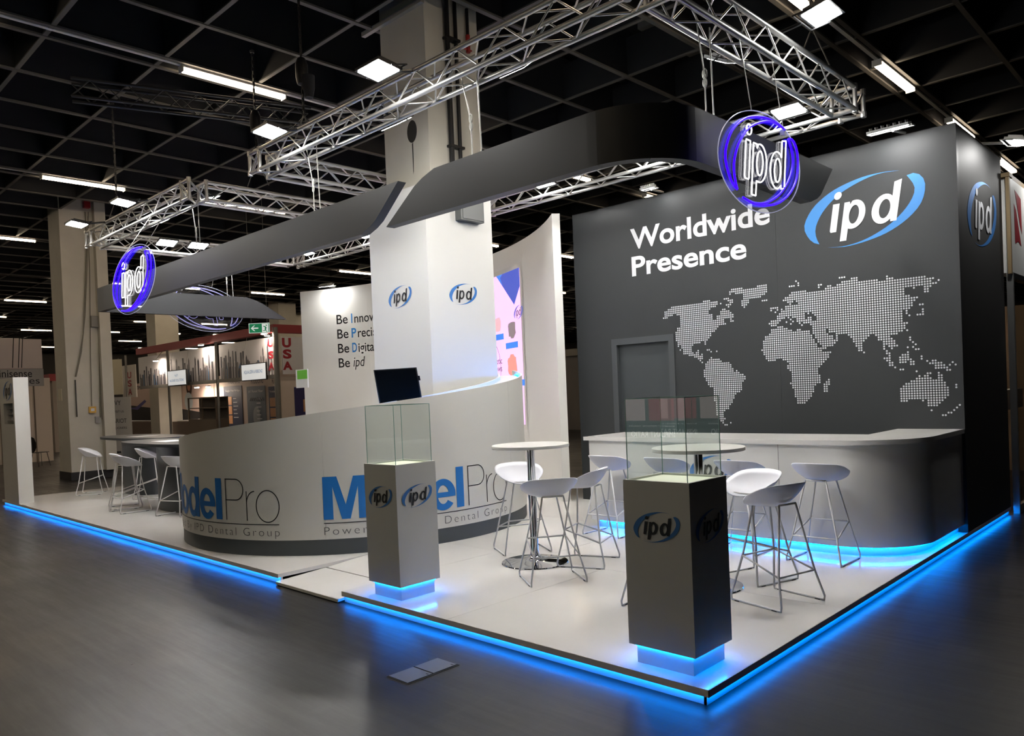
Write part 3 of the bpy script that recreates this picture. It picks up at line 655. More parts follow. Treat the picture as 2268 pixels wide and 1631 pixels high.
# white end fin of the curved wall is its own panel edge; shiny strip on top of it
# ================================================================== BAR COUNTER
bar = thing('bar_counter', 'long white bar counter with rounded end and blue lit base', 'bar counter', (-1.9, 4.2, T))
def bar_plan(d, xl):
    P = [(xl + d, 3.64 + d)]; c = (-.75, 4.36); R = .72 - d
    for i in range(13):
        a = -PI / 2 + PI / 2 * i / 12; P.append((c[0] + R * math.cos(a), c[1] + R * math.sin(a)))
    P += [(-.03 - d, 5.385), (-.66, 5.385), (-.66, 4.47), (xl + d, 4.47)]; return P
BARW = mat('bar_white', (214, 213, 209), .4)
MB().prism(bar_plan(0, -3.66), .185, 1.155).build('body', BARW, bar, smooth=True)
pl = MB().prism(bar_plan(.06, -3.66), T, .185).build('plinth', SKIRT, bar, smooth=True)
MB().prism(bar_plan(-.025, -3.70), 1.155, 1.2).build('worktop', DECK, bar, smooth=True)
MB().box(-3.55, -.75, 3.665, 3.68, .174, .183).build('led_strip', LEDBLUE, pl)
m = MB(); pts = [(-.75 + .69 * math.cos(-PI / 2 + PI / 2 * i / 12), 4.36 + .69 * math.sin(-PI / 2 + PI / 2 * i / 12), .178) for i in range(13)] + [(-.06, 5.35, .178)]
m.tube(pts, .006, 6); m.build('led_strip', LEDBLUE, pl)
MB().box(-1.252, -1.249, 3.638, 3.641, .19, 1.15).build('panel_joint', GREYP, bar)
a = PY(3.64, 1575, 1040); logo(FRONT(a.x, 3.64, a.z), .52, mat('print_charcoal', (60, 62, 64), .5), BLUED, bar)
# ================================================================== TALL SHOWCASE PANEL AT THE LEFT END
sc_ = thing('showcase_panel', 'tall white showcase panel with logo and small window at the far left deck end', 'display case', (-14.55, .12, T))
MB().box(-15.05, -14.05, .002, .244, T, 1.56).build('lower_body', WHITE, sc_); MB().box(-15.05, -14.05, .002, .244, 1.95, 2.42).build('upper_body', WHITE, sc_)
MB().box(-15.05, -14.80, .002, .244, 1.56, 1.95).build('side_body', WHITE, sc_); MB().box(-14.14, -14.05, .002, .244, 1.56, 1.95).build('side_body', WHITE, sc_)
MB().box(-14.80, -14.14, .20, .244, 1.56, 1.95).build('niche_back', mat('niche_black', (24, 24, 26), .5), sc_)
for z in (1.62, 1.74, 1.85): MB().box(-14.79, -14.15, .05, .2, z, z + .012).build('niche_shelf', mat('niche_shelf', (150, 150, 148), .3), sc_)
logo(FRONT(-14.45, .002, 2.18), .62, INK, BLUED, sc_)
for i, (x, z) in enumerate(((-14.6, 1.632), (-14.4, 1.632), (-14.25, 1.752), (-14.5, 1.752))):
    jj = MB().lathe([(0, 0), (.035, 0), (.038, .03), (.02, .045), (.018, .055), (0, .055)], (x, .11, z), 12).build('sample_dish', PWHITE, None, smooth=True)
    tag(jj, ('left dish on the lowest niche shelf of the tall showcase', 'right dish on the lowest niche shelf of the tall showcase', 'right dish on the middle niche shelf of the tall showcase', 'left dish on the middle niche shelf of the tall showcase')[i], 'dish', 'dishes in the showcase niche')
# ================================================================== TRUSSES
def truss_run(t, axis, a0, a1, o, i, z0, z1, m, rc=.025, rb=.009, pitch=.31, inner_trim=.24):
    # axis 'x': runs along x at y=o (outer) and y=i (inner)
    P = (lambda s, c, z: (s, c, z)) if axis == 'x' else (lambda s, c, z: (c, s, z))
    for c in (o, i):
        for z in (z0, z1): rod('chord', P(a0, c, z), P(a1, c, z), rc, m, t)
    n = max(2, int(round((a1 - a0 - .1) / pitch))); n += n % 2
    s = [a0 + .05 + (a1 - a0 - .1) * k / n for k in range(n + 1)]
    for k in range(n):
        A, B = (0, 1) if k % 2 == 0 else (1, 0)
        zz = (z0, z1)
        rod('brace', P(s[k], o, zz[A]), P(s[k + 1], o, zz[B]), rb, m, t); rod('brace', P(s[k], i, zz[B]), P(s[k + 1], i, zz[A]), rb, m, t)
        cc = (o, i)
        rod('brace', P(s[k], cc[A], z0), P(s[k + 1], cc[B], z0), rb, m, t); rod('brace', P(s[k], cc[A], z1), P(s[k + 1], cc[B], z1), rb, m, t)
def truss_frame(name, label, x0, x1, y0, y1, z0=4.6, z1=4.84, m=ALU, w=.24):
    t = thing(name, label, 'truss', ((x0 + x1) / 2, (y0 + y1) / 2, z0))
    truss_run(t, 'x', x0, x1, y0, y0 + w, z0, z1, m); truss_run(t, 'x', x0, x1, y1, y1 - w, z0, z1, m)
    truss_run(t, 'y', y0 + w, y1 - w, x0, x0 + w, z0, z1, m); truss_run(t, 'y', y0 + w, y1 - w, x1, x1 - w, z0, z1, m)
    for x in (x0, x1):
        for y in (y0, y1):
            sx, sy = (1 if x == x0 else -1), (1 if y == y0 else -1)
            for a, b in ((0, 0), (w, 0), (0, w), (w, w)): rod('corner_post', (x + sx * a, y + sy * b, z0), (x + sx * a, y + sy * b, z1), .024, m, t)
            for a, b in ((0, 0), (w, 0), (0, w)):
                for z in (z0, z1): MB().lathe([(0, -.03), (.03, -.03), (.032, 0), (.03, .03), (0, .03)], (x + sx * a, y + sy * b, z), 8).build('coupler', m, t, smooth=True)
            rod('brace', (x, y, z0), (x + sx * w, y, z1), .012, m, t); rod('brace', (x, y, z1), (x, y + sy * w, z0), .012, m, t)
    return t
truss_frame('lighting_truss', 'large rectangular aluminium lighting truss above the right half of the booth', -6.62, -.75, .92, 4.90)
truss_frame('lighting_truss', 'rectangular aluminium lighting truss above the left half of the booth', -12.3, -8.1, .80, 4.90)
bt = thing('lighting_truss', 'dark truss hanging high under the ceiling behind the booth rigging', 'truss', tuple(PZ(6.0, 400, 230)))
pa, pb = PZ(6.0, 158, 212), PZ(6.0, 690, 275)
dv = (pb - pa).normalized(); sd = V((-dv.y, dv.x, 0)) * .22
for k in (0, 1):
    for z in (0, .24): rod('chord', pa + sd * k + V((0, 0, z)), pb + sd * k + V((0, 0, z)), .022, ALUD, bt)
L_ = (pb - pa).length; n = 14
for k in range(n):
    a, b = pa + dv * (L_ * k / n), pa + dv * (L_ * (k + 1) / n)
    up = V((0, 0, .24)); A, B = (V(), up) if k % 2 == 0 else (up, V())
    rod('brace', a + A, b + B, .009, ALUD, bt); rod('brace', a + sd + B, b + sd + A, .009, ALUD, bt)
# ------------------------------------------------------------------ chain hoists
def hoist(x, y, zt, label, motor=True):
    t = thing('chain_hoist', label, 'chain hoist', (x, y, zt), 'chain hoists above the trusses')
    ch = MB(); z = zt + .45; k = 0
    while z < CZ - .02:
        w = (.016, .006) if k % 2 else (.006, .016)
        ch.box(x - w[0], x + w[0], y - w[1], y + w[1], z, z + .055); z += .05; k += 1
    ch.build('chain', BLACKM, t)
    zm = zt + .75
    if motor:
        MB().lathe([(0, 0), (.06, .02), (.075, .1), (.075, .26), (.05, .33), (0, .34)], (x, y, zm), 12).build('motor', BLACKM, t, smooth=True)
        MB().lathe([(0, 0), (.05, .0), (.075, .12), (.08, .26), (0, .27)], (x + .09, y + .03, zm - .16), 10).build('chain_bag', mat('chain_bag', (34, 34, 36), .9), t, smooth=True)
    MB().tube([(x, y, zt + .5), (x + .02, y, zt + .44), (x, y, zt + .39), (x - .025, y, zt + .42)], .01, 6).build('hook', BLACKM, t)
    for s in (-1, 1): MB().tube([(x, y, zt + .40), (x + .12 * s, y + .1 * s, zt + .02)], .008, 6).build('sling', mat('sling_grey', (96, 94, 88), .7), t)
    MB().lathe([(0, 0), (.03, 0), (.035, .03), (0, .04)], (x, y, CZ - .03), 8).build('beam_clamp', BLACKM, t)
    return t
hoist(-7.98, 1.75, 4.86, 'black chain hoist above the near corner of the left truss')
hoist(-6.05, 1.35, 4.86, 'black chain hoist above the left end of the large front truss')
hoist(-.87, 3.9, 4.86, 'black chain hoist above the right arm of the large truss')
hoist(-11.2, .95, 4.86, 'thin chain hoist above the front of the left truss', motor=False)
# ================================================================== FLOODLIGHTS
HOUS = mat('flood_housing', (40, 41, 43), .4, .4); HOUSW = mat('flood_housing_light', (168, 168, 165), .4, .4)
def flood(pos, label, nrm=(0, 0, -1), side=(1, 0, 0), arm=None, size=(.34, .25), hm=None, group='booth floodlights', mm=None):
    hm = hm or HOUS
    pos = V(pos); n = V(nrm).normalized(); u = (V(side) - n * V(side).dot(n)).normalized(); v = n.cross(u)
    t = thing('floodlight', label, 'floodlight', tuple(pos), group)
    a, b = size
    o = pos - u * a / 2 - v * b / 2
    MB().obox(o - n * .03, u * a, v * b, n * .028).build('housing', hm, t)
    for k in range(7): MB().obox(o - n * .055 + u * (a * (k + .5) / 7 - .004) + v * b * .15, u * .008, v * b * .7, n * .026).build('cooling_fin', hm, t)
    MB().obox(o + u * .022 + v * .022 - n * .001, u * (a - .044), v * (b - .044), n * .004).build('lamp_panel', mm or FLOODM, t)
    if arm is not None:
        arm = V(arm); s1, s2 = pos - u * (a / 2 + .012), pos + u * (a / 2 + .012); bk = (arm - pos); bk = bk.normalized()
        MB().tube([s1, s1 + bk * (b / 2 + .03), s2 + bk * (b / 2 + .03), s2], .008, 6).build('bracket', hm, t)
        MB().tube([pos + bk * (b / 2 + .03), arm], .016, 6).build('arm', hm, t)
    return t
Zt = 4.84
# outside the trusses on short arms
for (px, py), ax, ay, lab in (((838, 158), -3.45, .92, 'bright square floodlight in front of the concrete column'), ((598, 293), -5.75, .92, 'bright square floodlight at the left end of the large truss'), ((273, 450), -9.75, .80, 'bright square floodlight on the front of the left truss'), ((170, 498), -12.0, .80, 'leftmost floodlight in front of the cream hall column')):
    p = PZ(4.75, px, py); flood((p.x, p.y, 4.75), lab, (0, -.12, -1), (1, 0, 0), (p.x + .05, ay, 4.84), (.36, .27))
flood((-.42, 3.0, 4.93), 'bright square floodlight on the right arm of the large truss', (.2, 0, -1), (0, 1, 0), (-.75, 2.9, 4.86), (.36, .27))
# inside, looking down on the booth
for (x, y), nrm, arm, lab in (((-2.55, 1.42), (0, .75, -1), (-2.5, 1.16, 4.84), 'floodlight inside the front truss right of the column'), ((-4.38, 1.45), (0, .6, -1), (-4.3, 1.16, 4.84), 'floodlight inside the front truss over the round counter'),
        ((-1.2, 2.75), (-.55, .3, -1), (-.99, 2.7, 4.84), 'floodlight inside the right arm of the large truss'), ((-1.4, 4.5), (0, -.2, -1), (-1.4, 4.66, 4.7), 'floodlight on the rear truss behind the right neon sign'),
        ((-3.3, 4.5), (0, -.2, -1), (-3.3, 4.66, 4.7), 'floodlight on the rear truss under the fascia corner'), ((-5.0, 4.5), (0, -.2, -1), (-5.0, 4.66, 4.7), 'floodlight on the rear truss right of the clad column'),
        ((-10.3, 1.25), (0, .3, -1), (-10.3, 1.04, 4.7), 'small floodlight inside the front of the left truss'), ((-11.8, 2.55), (.3, 0, -1), (-12.06, 2.5, 4.84), 'upper of two floodlights on the left arm of the left truss'),
        ((-11.85, 2.0), (.3, 0, -1), (-12.06, 2.0, 4.7), 'lower of two floodlights on the left arm of the left truss'), ((-11.3, 4.5), (0, -.3, -1), (-11.3, 4.66, 4.7), 'floodlight in the rear corner of the left truss'),
        ((-8.5, 1.25), (0, .3, -1), (-8.5, 1.04, 4.84), 'floodlight glaring through the near corner of the left truss'), ((-9.3, 4.5), (0, -.2, -1), (-9.3, 4.66, 4.7), 'floodlight on the rear of the left truss beside the column')):
    flood((x, y, 4.72), lab, nrm, (1, 0, 0) if abs(nrm[1]) > abs(nrm[0]) else (0, 1, 0), arm)
# wall washers
WASH = mat('washer_panel', (255, 255, 255), .5, emit=(1.0, .985, .96), est=FLOOD * .5)
flood((-.55, 5.05, 4.42), 'slim arm light washing the map wall above the blue logo', (0, .28, -1), (1, 0, 0), (-.5, 5.42, 4.45), (.42, .12), HOUSW, mm=WASH)
flood((.34, 6.5, 4.35), 'arm light on the black side wall above the shaded logo', (-.28, 0, -1), (0, 1, 0), (-.02, 6.5, 4.43), (.34, .2), HOUSW, mm=WASH)
flood((-3.6, 5.05, 4.44), 'small arm light on top of the map wall near the curved wall', (0, .3, -1), (1, 0, 0), (-3.6, 5.42, 4.45), (.2, .1), HOUSW, mm=WASH)
p = AW(arc_hit(742, 640)[0])(0, WT)
dirc = (V((AC[0], AC[1], 0)) - V((p.x, p.y, 0))).normalized()
flood(p + dirc * .32 + V((0, 0, .02)), 'arm light on top of the curved wall above the slogans', -dirc * .35 + V((0, 0, -1)), dirc.cross(V((0, 0, 1))), p + V((0, 0, .03)), (.34, .2), HOUSW, mm=WASH)

# ================================================================== HANGING FASCIAS
FZ0, FZ1, FT = 3.48, 3.89, .10
def bend(P, z0, z1, name, m, parent, cutA, cutB):
    pass
def fascia(name, label, path, ends, loc, thick=FT):
    # path: list of plan points (outer edge); ends: (x offsets of the slanted cuts) as functions giving top/bottom trim lengths
    t = thing(name, label, 'hanging fascia', loc)
    n = len(path); L = [0]
    for a, b in zip(path, path[1:]): L.append(L[-1] + math.dist(a, b))
    def at(s):
        s = max(0, min(L[-1], s))
        j = max(1, next(k for k in range(len(L)) if L[k] >= s - 1e-9)); w = (s - L[j - 1]) / max(1e-9, L[j] - L[j - 1])
        p = [x + (y - x) * w for x, y in zip(path[j - 1], path[j])]
        d = V((path[j][0] - path[j - 1][0], path[j][1] - path[j - 1][1], 0)).normalized(); return V((p[0], p[1], 0)), V((-d.y, d.x, 0))
    rows = 9; m = MB(); S = sorted(set([round(x, 4) for x in L] + [L[-1] * k / 60 for k in range(61)]))
    cols = len(S)
    for side in (0, 1):
        for s in S:
            for r in range(rows):
                w = r / (rows - 1); z = FZ0 + (FZ1 - FZ0) * w
                lo, hi = ends[0](w), L[-1] - ends[1](w)
                q, nn = at(max(lo, min(hi, s))); q = q + nn * (thick * side); m.v.append((q.x, q.y, z))
    idx = lambda side, c, r: side * cols * rows + c * rows + r
    for c in range(cols - 1):
        for r in range(rows - 1):
            m.f.append((idx(0, c, r), idx(0, c + 1, r), idx(0, c + 1, r + 1), idx(0, c, r + 1))); m.f.append((idx(1, c, r), idx(1, c, r + 1), idx(1, c + 1, r + 1), idx(1, c + 1, r)))
        for r in (0, rows - 1): m.f.append((idx(0, c, r), idx(1, c, r), idx(1, c + 1, r), idx(0, c + 1, r)))
    for c in (0, cols - 1):
        for r in range(rows - 1): m.f.append((idx(0, c, r), idx(0, c, r + 1), idx(1, c, r + 1), idx(1, c, r)))
    m.mi = [0] * len(m.f); m.build('ribbon', FASC, t, smooth=True); return t
rnd_hi = lambda w, tot, r=.14: tot * w + r * max(0, (w - .72) / .28) ** 2     # slanted, rounded at the top
rnd_lo = lambda w, tot, r=.14: tot * (1 - w) + r * max(0, (.28 - w) / .28) ** 2
Rf = .62
path = [(-3.98, .95), (-.80 - Rf, .95)] + [(-.80 - Rf + Rf * math.sin(k * PI / 24), .95 + Rf - Rf * math.cos(k * PI / 24)) for k in range(1, 12)] + [(-.80, .95 + Rf), (-.80, 4.12)]
fascia('hanging_fascia', 'right anthracite hanging fascia ribbon curving round the near corner', path, (lambda w: rnd_hi(w, .62), lambda w: rnd_lo(w, .42)), (-1.6, 1.5, FZ0))
path = [(-12.35, 4.55), (-12.35, .951), (-12.349, .95), (-3.76, .95)]
fascia('hanging_fascia', 'left anthracite hanging fascia ribbon with a sharp far corner', path, (lambda w: rnd_hi(w, .72), lambda w: rnd_lo(w, .52)), (-9, 1.0, FZ0))
# suspension wires
def wire_pair(x, y, zt, zb, label, dx=.10, hook=True, spread=(1, 0)):
    t = thing('suspension_wire', label, 'suspension wire', (x, y, zb), 'suspension wires')
    s = V((spread[0], spread[1], 0)) * dx
    MB().tube([(x - s.x, y - s.y, zt), (x, y, zb + (zt - zb) * .45), (x, y, zb)], .006, 6).build('wire_rope', ROPE, t)
    MB().tube([(x + s.x, y + s.y, zt), (x + s.x * 1.2, y + s.y * 1.2, zb)], .006, 6).build('wire_rope', ROPE, t)
    if hook:
        c = V((x, y, zb + (zt - zb) * .45))
        MB().tube([c + V((.018 * math.cos(a), 0, .04 * math.sin(a) + .02)) for a in [2 * PI * k / 10 for k in range(10)]], .006, 6, True).build('shackle', ROPE, t)
        MB().tube([c + V((.016 * math.cos(a), 0, .035 * math.sin(a) - .05)) for a in [2 * PI * k / 10 for k in range(10)]], .006, 6, True).build('shackle', ROPE, t)
for x, y, lab, sp in ((-2.75, 1.0, 'wire pair hanging the right fascia from the front truss', (1, 0)), (-.86, 1.75, 'wire pair hanging the right fascia from the right truss arm', (0, 1)), (-5.35, 1.0, 'wire pair hanging the left fascia beside the column', (1, 0)), (-8.4, 1.0, 'wire pair hanging the left fascia under the left truss corner', (1, 0)), (-12.28, 3.3, 'wire pair hanging the far return of the left fascia', (0, 1))):
    wire_pair(x, y, 4.62, FZ1 - .02, lab, .1, True, sp)

# ================================================================== NEON SIGNS
def neon(o, u, n, w, label, anchor, lit=True, zt=4.6):
    o, u, n = V(o), V(u), V(n); up = V((0, 0, 1))
    fn = lambda a, b, h=0.0: o + u * a + up * b + n * h
    t = thing('neon_sign', label, 'neon sign', tuple(o), 'neon logo signs')
    # clear acrylic plate following the logo outline, stepped at two ends
    P = []
    for k in range(64):
        a = 2 * PI * k / 64; ca, sa = math.cos(a), math.sin(a); x, y_ = .565 * ca, .315 * sa; th = .14
        P.append(((x * math.cos(th) - y_ * math.sin(th)) * w, (x * math.sin(th) + y_ * math.cos(th)) * w))
    m = MB(); m.extr(P, fn(0, 0, -.008), u, up, n * .008); m.build('acrylic_plate', ACRYL, t)
    MB().tube([fn(a, b, -.004) for a, b in P], .0045, 4, True).build('plate_edge', mat('plate_edge', (190, 195, 215), .3, emit=(.45, .45, .6), est=.35), t)
    B, W_ = (NEONB, NEONW) if lit else (NEONOFF, NEONOFF)
    r = .0075 * w
    for O, I in ((LC_O, LC_I), (RC_O, RC_I)):
        v, f = strip_faces(O, I, 28); MB().tube([fn(a * w, b * w, .016) for a, b in v[:29]], r, 6).build('neon_arc', B, t, smooth='all'); MB().tube([fn(a * w, b * w, .016) for a, b in v[29:]], r, 6).build('neon_arc', B, t, smooth='all')
    for LP in [L for P, H in IPD for L in (P, H) if L]:
        Q = []
        for k in range(len(LP)):
            a, b = LP[k], LP[(k + 1) % len(LP)]; d = math.dist(a, b)
            for q in ([0.0] if d < .05 else [.04, .96]): Q.append((a[0] + (b[0] - a[0]) * q, a[1] + (b[1] - a[1]) * q))
        MB().tube([fn(a * w * 1.05, b * w * 1.05, .016) for a, b in Q], r * .6, 6, True).build('neon_letter', W_, t, smooth='all')
    for a, b in ((.33, .27), (-.12, .30)):
        p = fn(a * w, b * w, -.004); top = V((anchor[0] if anchor[0] is not None else p.x, anchor[1] if anchor[1] is not None else p.y, zt)); MB().tube([p, top], .004, 5).build('hanging_wire', ROPE, t)
    MB().obox(fn(.30 * w, .235 * w, -.02), u * .03, up * .05, n * .04).build('wire_clip', mat('clip_clear', (190, 190, 195), .2), t)
    return t
neon((-.66, 2.28, 3.585), (0, 1, 0), (1, 0, 0), 1.30, 'glowing blue and white neon logo sign hanging at the right fascia', (-.75, None))
neon((-9.25, .43, 3.60), (1, 0, 0), (0, -1, 0), 1.46, 'glowing blue and white neon logo sign hanging at the left fascia', (None, .80))
neon((-12.55, 2.95, 3.66), (0, -1, 0), (-1, 0, 0), 1.40, 'neon logo sign seen from behind beyond the left fascia', (-12.3, None), lit=False)
# ================================================================== BAR STOOLS
def make_stool():
    t = thing('bar_stool', 'x', 'bar stool', (0, 0, 0))
    SH = .785
    # seat shell, front towards +x
    nr, na = 9, 36; v = []; f = []
    def zz(r, a):
        c = math.cos(a); back = max(0, -c); side = abs(math.sin(a))
        rise = .185 * back ** 1.2 + .115 * side ** 2.2 * (1 - .35 * max(0, c)) - .012 * max(0, c)
        return SH - .045 + rise * r ** 2.3
    def pt(r, a, dz=0):
        c, s = math.cos(a), math.sin(a)
        return ((.20 if c > 0 else .215) * r * c - .005, .262 * r * s, zz(r, a) + dz)
    for lay, th in ((0, 0.0), (1, -.011)):
        v.append((-.005, 0, SH - .045 + th))
        for i in range(1, nr + 1):
            for k in range(na): v.append(pt(i / nr * (1 if lay == 0 else .99), 2 * PI * k / na, th * (1 if i < nr else .5)))
    M_ = 1 + nr * na
    for lay in (0, 1):
        o = lay * M_
        for k in range(na): f.append((o, o + 1 + k, o + 1 + (k + 1) % na))
        for i in range(nr - 1):
            for k in range(na):
                a, b = o + 1 + i * na, o + 1 + (i + 1) * na
                f.append((a + k, b + k, b + (k + 1) % na, a + (k + 1) % na))
    a, b = 1 + (nr - 1) * na, M_ + 1 + (nr - 1) * na
    for k in range(na): f.append((a + k, b + k, b + (k + 1) % na, a + (k + 1) % na))
    m = MB(); m.v = v; m.f = f; m.mi = [0] * len(f); m.build('seat', STOOLP, t, local=True, smooth='all')
    r = .0085; zf, zb = .365, .24
    lerp = lambda p, q, w: tuple(a + (b - a) * w for a, b in zip(p, q))
    for s in (-1, 1):
        ff, fb = (.225, .25 * s, r), (-.235, .25 * s, r); tf, tb = (.12, .095 * s, SH - .045), (-.125, .095 * s, SH - .03)
        kf = lerp(ff, tf, zf / SH); kb = lerp(fb, tb, zb / SH)
        kf = (kf[0] - .012, kf[1] + .004 * s, kf[2]); kb = (kb[0] + .010, kb[1] + .004 * s, kb[2])
        fe = (ff[0] + .006, ff[1], r + .03); be = (fb[0] - .006, fb[1], r + .03)
        MB().tube([tf, kf, fe, ff, (ff[0] - .03, ff[1], r), (fb[0] + .03, fb[1], r), fb, be, kb, tb], r, 8).build('side_frame', STOOLM, t, local=True, smooth='all')
        for x in (.17, -.18): MB().box(x - .022, x + .022, .25 * s - .010, .25 * s + .010, 0, .008).build('foot_pad', RUBBER, t, local=True)
        MB().tube([kf, kb], r * .9, 8).build('side_stretcher', STOOLM, t, local=True, smooth='all')
    kf = lerp((.225, .25, r), (.12, .095, SH - .045), zf / SH); kb = lerp((-.235, .25, r), (-.125, .095, SH - .03), zb / SH)
    MB().tube([(kf[0] - .012, -kf[1] - .004, kf[2]), (kf[0] - .012, kf[1] + .004, kf[2])], r * .9, 8).build('footrest', STOOLM, t, local=True, smooth='all')
    MB().tube([(kb[0] + .010, -kb[1] - .004, kb[2]), (kb[0] + .010, kb[1] + .004, kb[2])], r * .9, 8).build('rear_stretcher', STOOLM, t, local=True, smooth='all')
    MB().tube([(.12, -.095, SH - .045), (.12, .095, SH - .045)], r, 8).build('seat_support', STOOLM, t, local=True, smooth='all')
    MB().tube([(-.125, -.095, SH - .03), (-.125, .095, SH - .03)], r, 8).build('seat_support', STOOLM, t, local=True, smooth='all')
    return t
stools = [((-2.355, 1.395), 146, 'bar stool nearest the camera at the left bistro table, back turned to us', 'stools at the bistro tables'), ((-2.487, 2.084), 200, 'bar stool right of the left bistro table', 'stools at the bistro tables'), ((-3.43, 2.145), -30, 'bar stool behind the left bistro table beside the round counter', 'stools at the bistro tables'),
    ((-.479, 1.881), 166, 'bar stool nearest the deck edge at the right bistro table', 'stools at the bistro tables'), ((-.93, 2.43), -108, 'bar stool behind the right bistro table showing the inside of its seat', 'stools at the bistro tables'), ((-1.10, 1.295), 90, 'bar stool mostly hidden behind the near glass plinth', 'stools at the bistro tables'),
    ((-.73, 3.40), 90, 'rightmost bar stool at the white bar counter', 'stools at the bar counter'), ((-1.55, 3.40), 90, 'bar stool at the bar counter partly covering the counter logo', 'stools at the bar counter'), ((-2.40, 3.40), 90, 'bar stool at the bar counter seen through the near glass case', 'stools at the bar counter'), ((-3.17, 3.40), 90, 'leftmost bar stool at the white bar counter', 'stools at the bar counter'),
    ((-10.95, .84), 90, 'front bar stool at the dark high tables', 'stools at the dark tables'), ((-11.55, .98), 75, 'second bar stool at the dark high tables, behind the front one', 'stools at the dark tables'), ((-12.55, 1.75), 60, 'third bar stool between the two dark high tables', 'stools at the dark tables'), ((-14.4, 1.35), 60, 'leftmost bar stool beyond the dark high tables', 'stools at the dark tables'), ((-9.75, 1.15), 110, 'bar stool half hidden behind the left edge of the round counter', 'stools at the dark tables')]
proto = make_stool()
for i, ((x, y), a, lab, grp) in enumerate(stools):
    s = proto if i == 0 else dup(proto, (x, y, T), math.radians(a), lab, None)
    s.location = (x, y, T); s.rotation_euler.z = math.radians(a); s['label'] = lab; s['group'] = grp
# ================================================================== BISTRO TABLES
TOPW = mat('table_white', (222, 221, 216), .35); TOPE = mat('table_edge', (176, 176, 172), .4)
def bistro(x, y, lab):
    t = thing('bistro_table', lab, 'table', (x, y, T), 'round bistro tables')
    MB().lathe([(0, 1.167), (.378, 1.167), (.381, 1.164), (.381, 1.140), (.378, 1.137), (0, 1.137)], (x, y, T), 48).build('table_top', TOPW, t, smooth=True)
    MB().lathe([(.055, 1.137), (.055, 1.12), (.038, 1.11), (.038, .06), (.045, .045), (0, .045)], (x, y, T), 24).build('column', CHROME, t, smooth=True)
    MB().lathe([(.036, .14), (.045, .085), (.07, .055), (.14, .034), (.25, .020), (.325, .012), (.33, .004), (.328, 0), (0, 0)], (x, y, T), 48).build('foot', CHROME, t, smooth=True)
bistro(-2.925, 1.79, 'white round bistro table with chrome foot in front of the round counter'); bistro(-1.15, 1.93, 'white round bistro table with chrome foot behind the near glass case')
DT = mat('table_anthracite', (58, 62, 66), .4)
def dark_table(x, y, rx, ry, rz, lab, px, py):
    t = thing('high_table', lab, 'table', (x, y, T), 'dark high tables')
    c, s = math.cos(rz), math.sin(rz); P = []
    for k in range(48):
        a = 2 * PI * k / 48; ca, sa = math.cos(a), math.sin(a); X = rx * math.copysign(abs(ca) ** .75, ca); Y = ry * math.copysign(abs(sa) ** .75, sa); P.append((x + X * c - Y * s, y + X * s + Y * c))
    MB().prism(P, 1.155, 1.2).build('table_top', DT, t, smooth=True)
    Q = [(px + .62 * (a - x) / rx, py + .33 * (b - y) / ry) for a, b in P]
    MB().prism(Q, T, 1.155).build('pedestal', DT, t, smooth=True)
    return t
dark_table(-10.6, 1.45, 1.5, .55, 0.0, 'near anthracite high table with broad pedestal left of the round counter', -10.35, 1.5)
dark_table(-13.7, 2.1, 1.5, .55, 0.0, 'far anthracite high table in front of the cream hall column', -13.5, 2.05)
# paper sheets left on the dark tables
for i, (x, y) in enumerate(((-10.75, 1.45), (-13.6, 2.05))):
    tag(MB().box(x - .3, x + .3, y - .2, y + .2, 1.2, 1.203).build('paper_sheet', PWHITE), ('white sheet lying on the near dark table', 'white sheet lying on the far dark table')[i], 'paper')
# ================================================================== BOOTH WITH RED BEAM (left background)
UX, UY = -19.8, 8.4        # near corner of that booth
REDB = mat('beam_red', (140, 48, 50), .6); POLE = mat('pole_alu', (120, 118, 112), .4, .4); BWALL = mat('booth_wall_warm', (206, 190, 176), .6); CREAM = mat('booth_cream', (210, 204, 196), .6)
ub = thing('usa_booth', 'system booth with dark red top beam and skyline banners in the left background', 'exhibition booth', (-25.5, 11, 0))
uz0, uz1 = PY(UY, 610, 736).z, PY(UY, 608, 717.8).z
MB().box(-31.2, UX, UY, UY + .25, uz0, uz1).build('top_beam', REDB, ub); MB().box(UX - .25, UX, UY + .25, UY + 9, uz0, uz1).build('top_beam', REDB, ub)
def pole(px, y0=UY, top=4.0):
    x = PY(y0, px, 850).x; return MB().tube([(x, y0 + .05, 0), (x, y0 + .05, top)], .05, 8).build('pole', POLE, ub, smooth=True)
for px in (278, 371, 479): pole(px)
MB().tube([(UX - .05, UY + .08, 0), (UX - .05, UY + .08, 4.1)], .09, 10).build('corner_pole', POLE, ub, smooth=True)
SKYW = mat('banner_sky', (206, 204, 206), .6)
def banner(pxa, pxb, name='skyline_banner'):
    a, b = PY(UY, pxa, 800).x, PY(UY, pxb, 800).x; z0, z1 = 2.62, uz0 - .12
    n = MB().box(a, b, UY + .06, UY + .09, z0, z1).build(name, SKYW, ub)
    return a, b, z0, z1
BL1 = mat('skyline_dark', (66, 66, 72), .7); BL2 = mat('skyline_mid', (120, 116, 116), .7); BL3 = mat('skyline_blue', (84, 128, 170), .7)
random.seed(3)
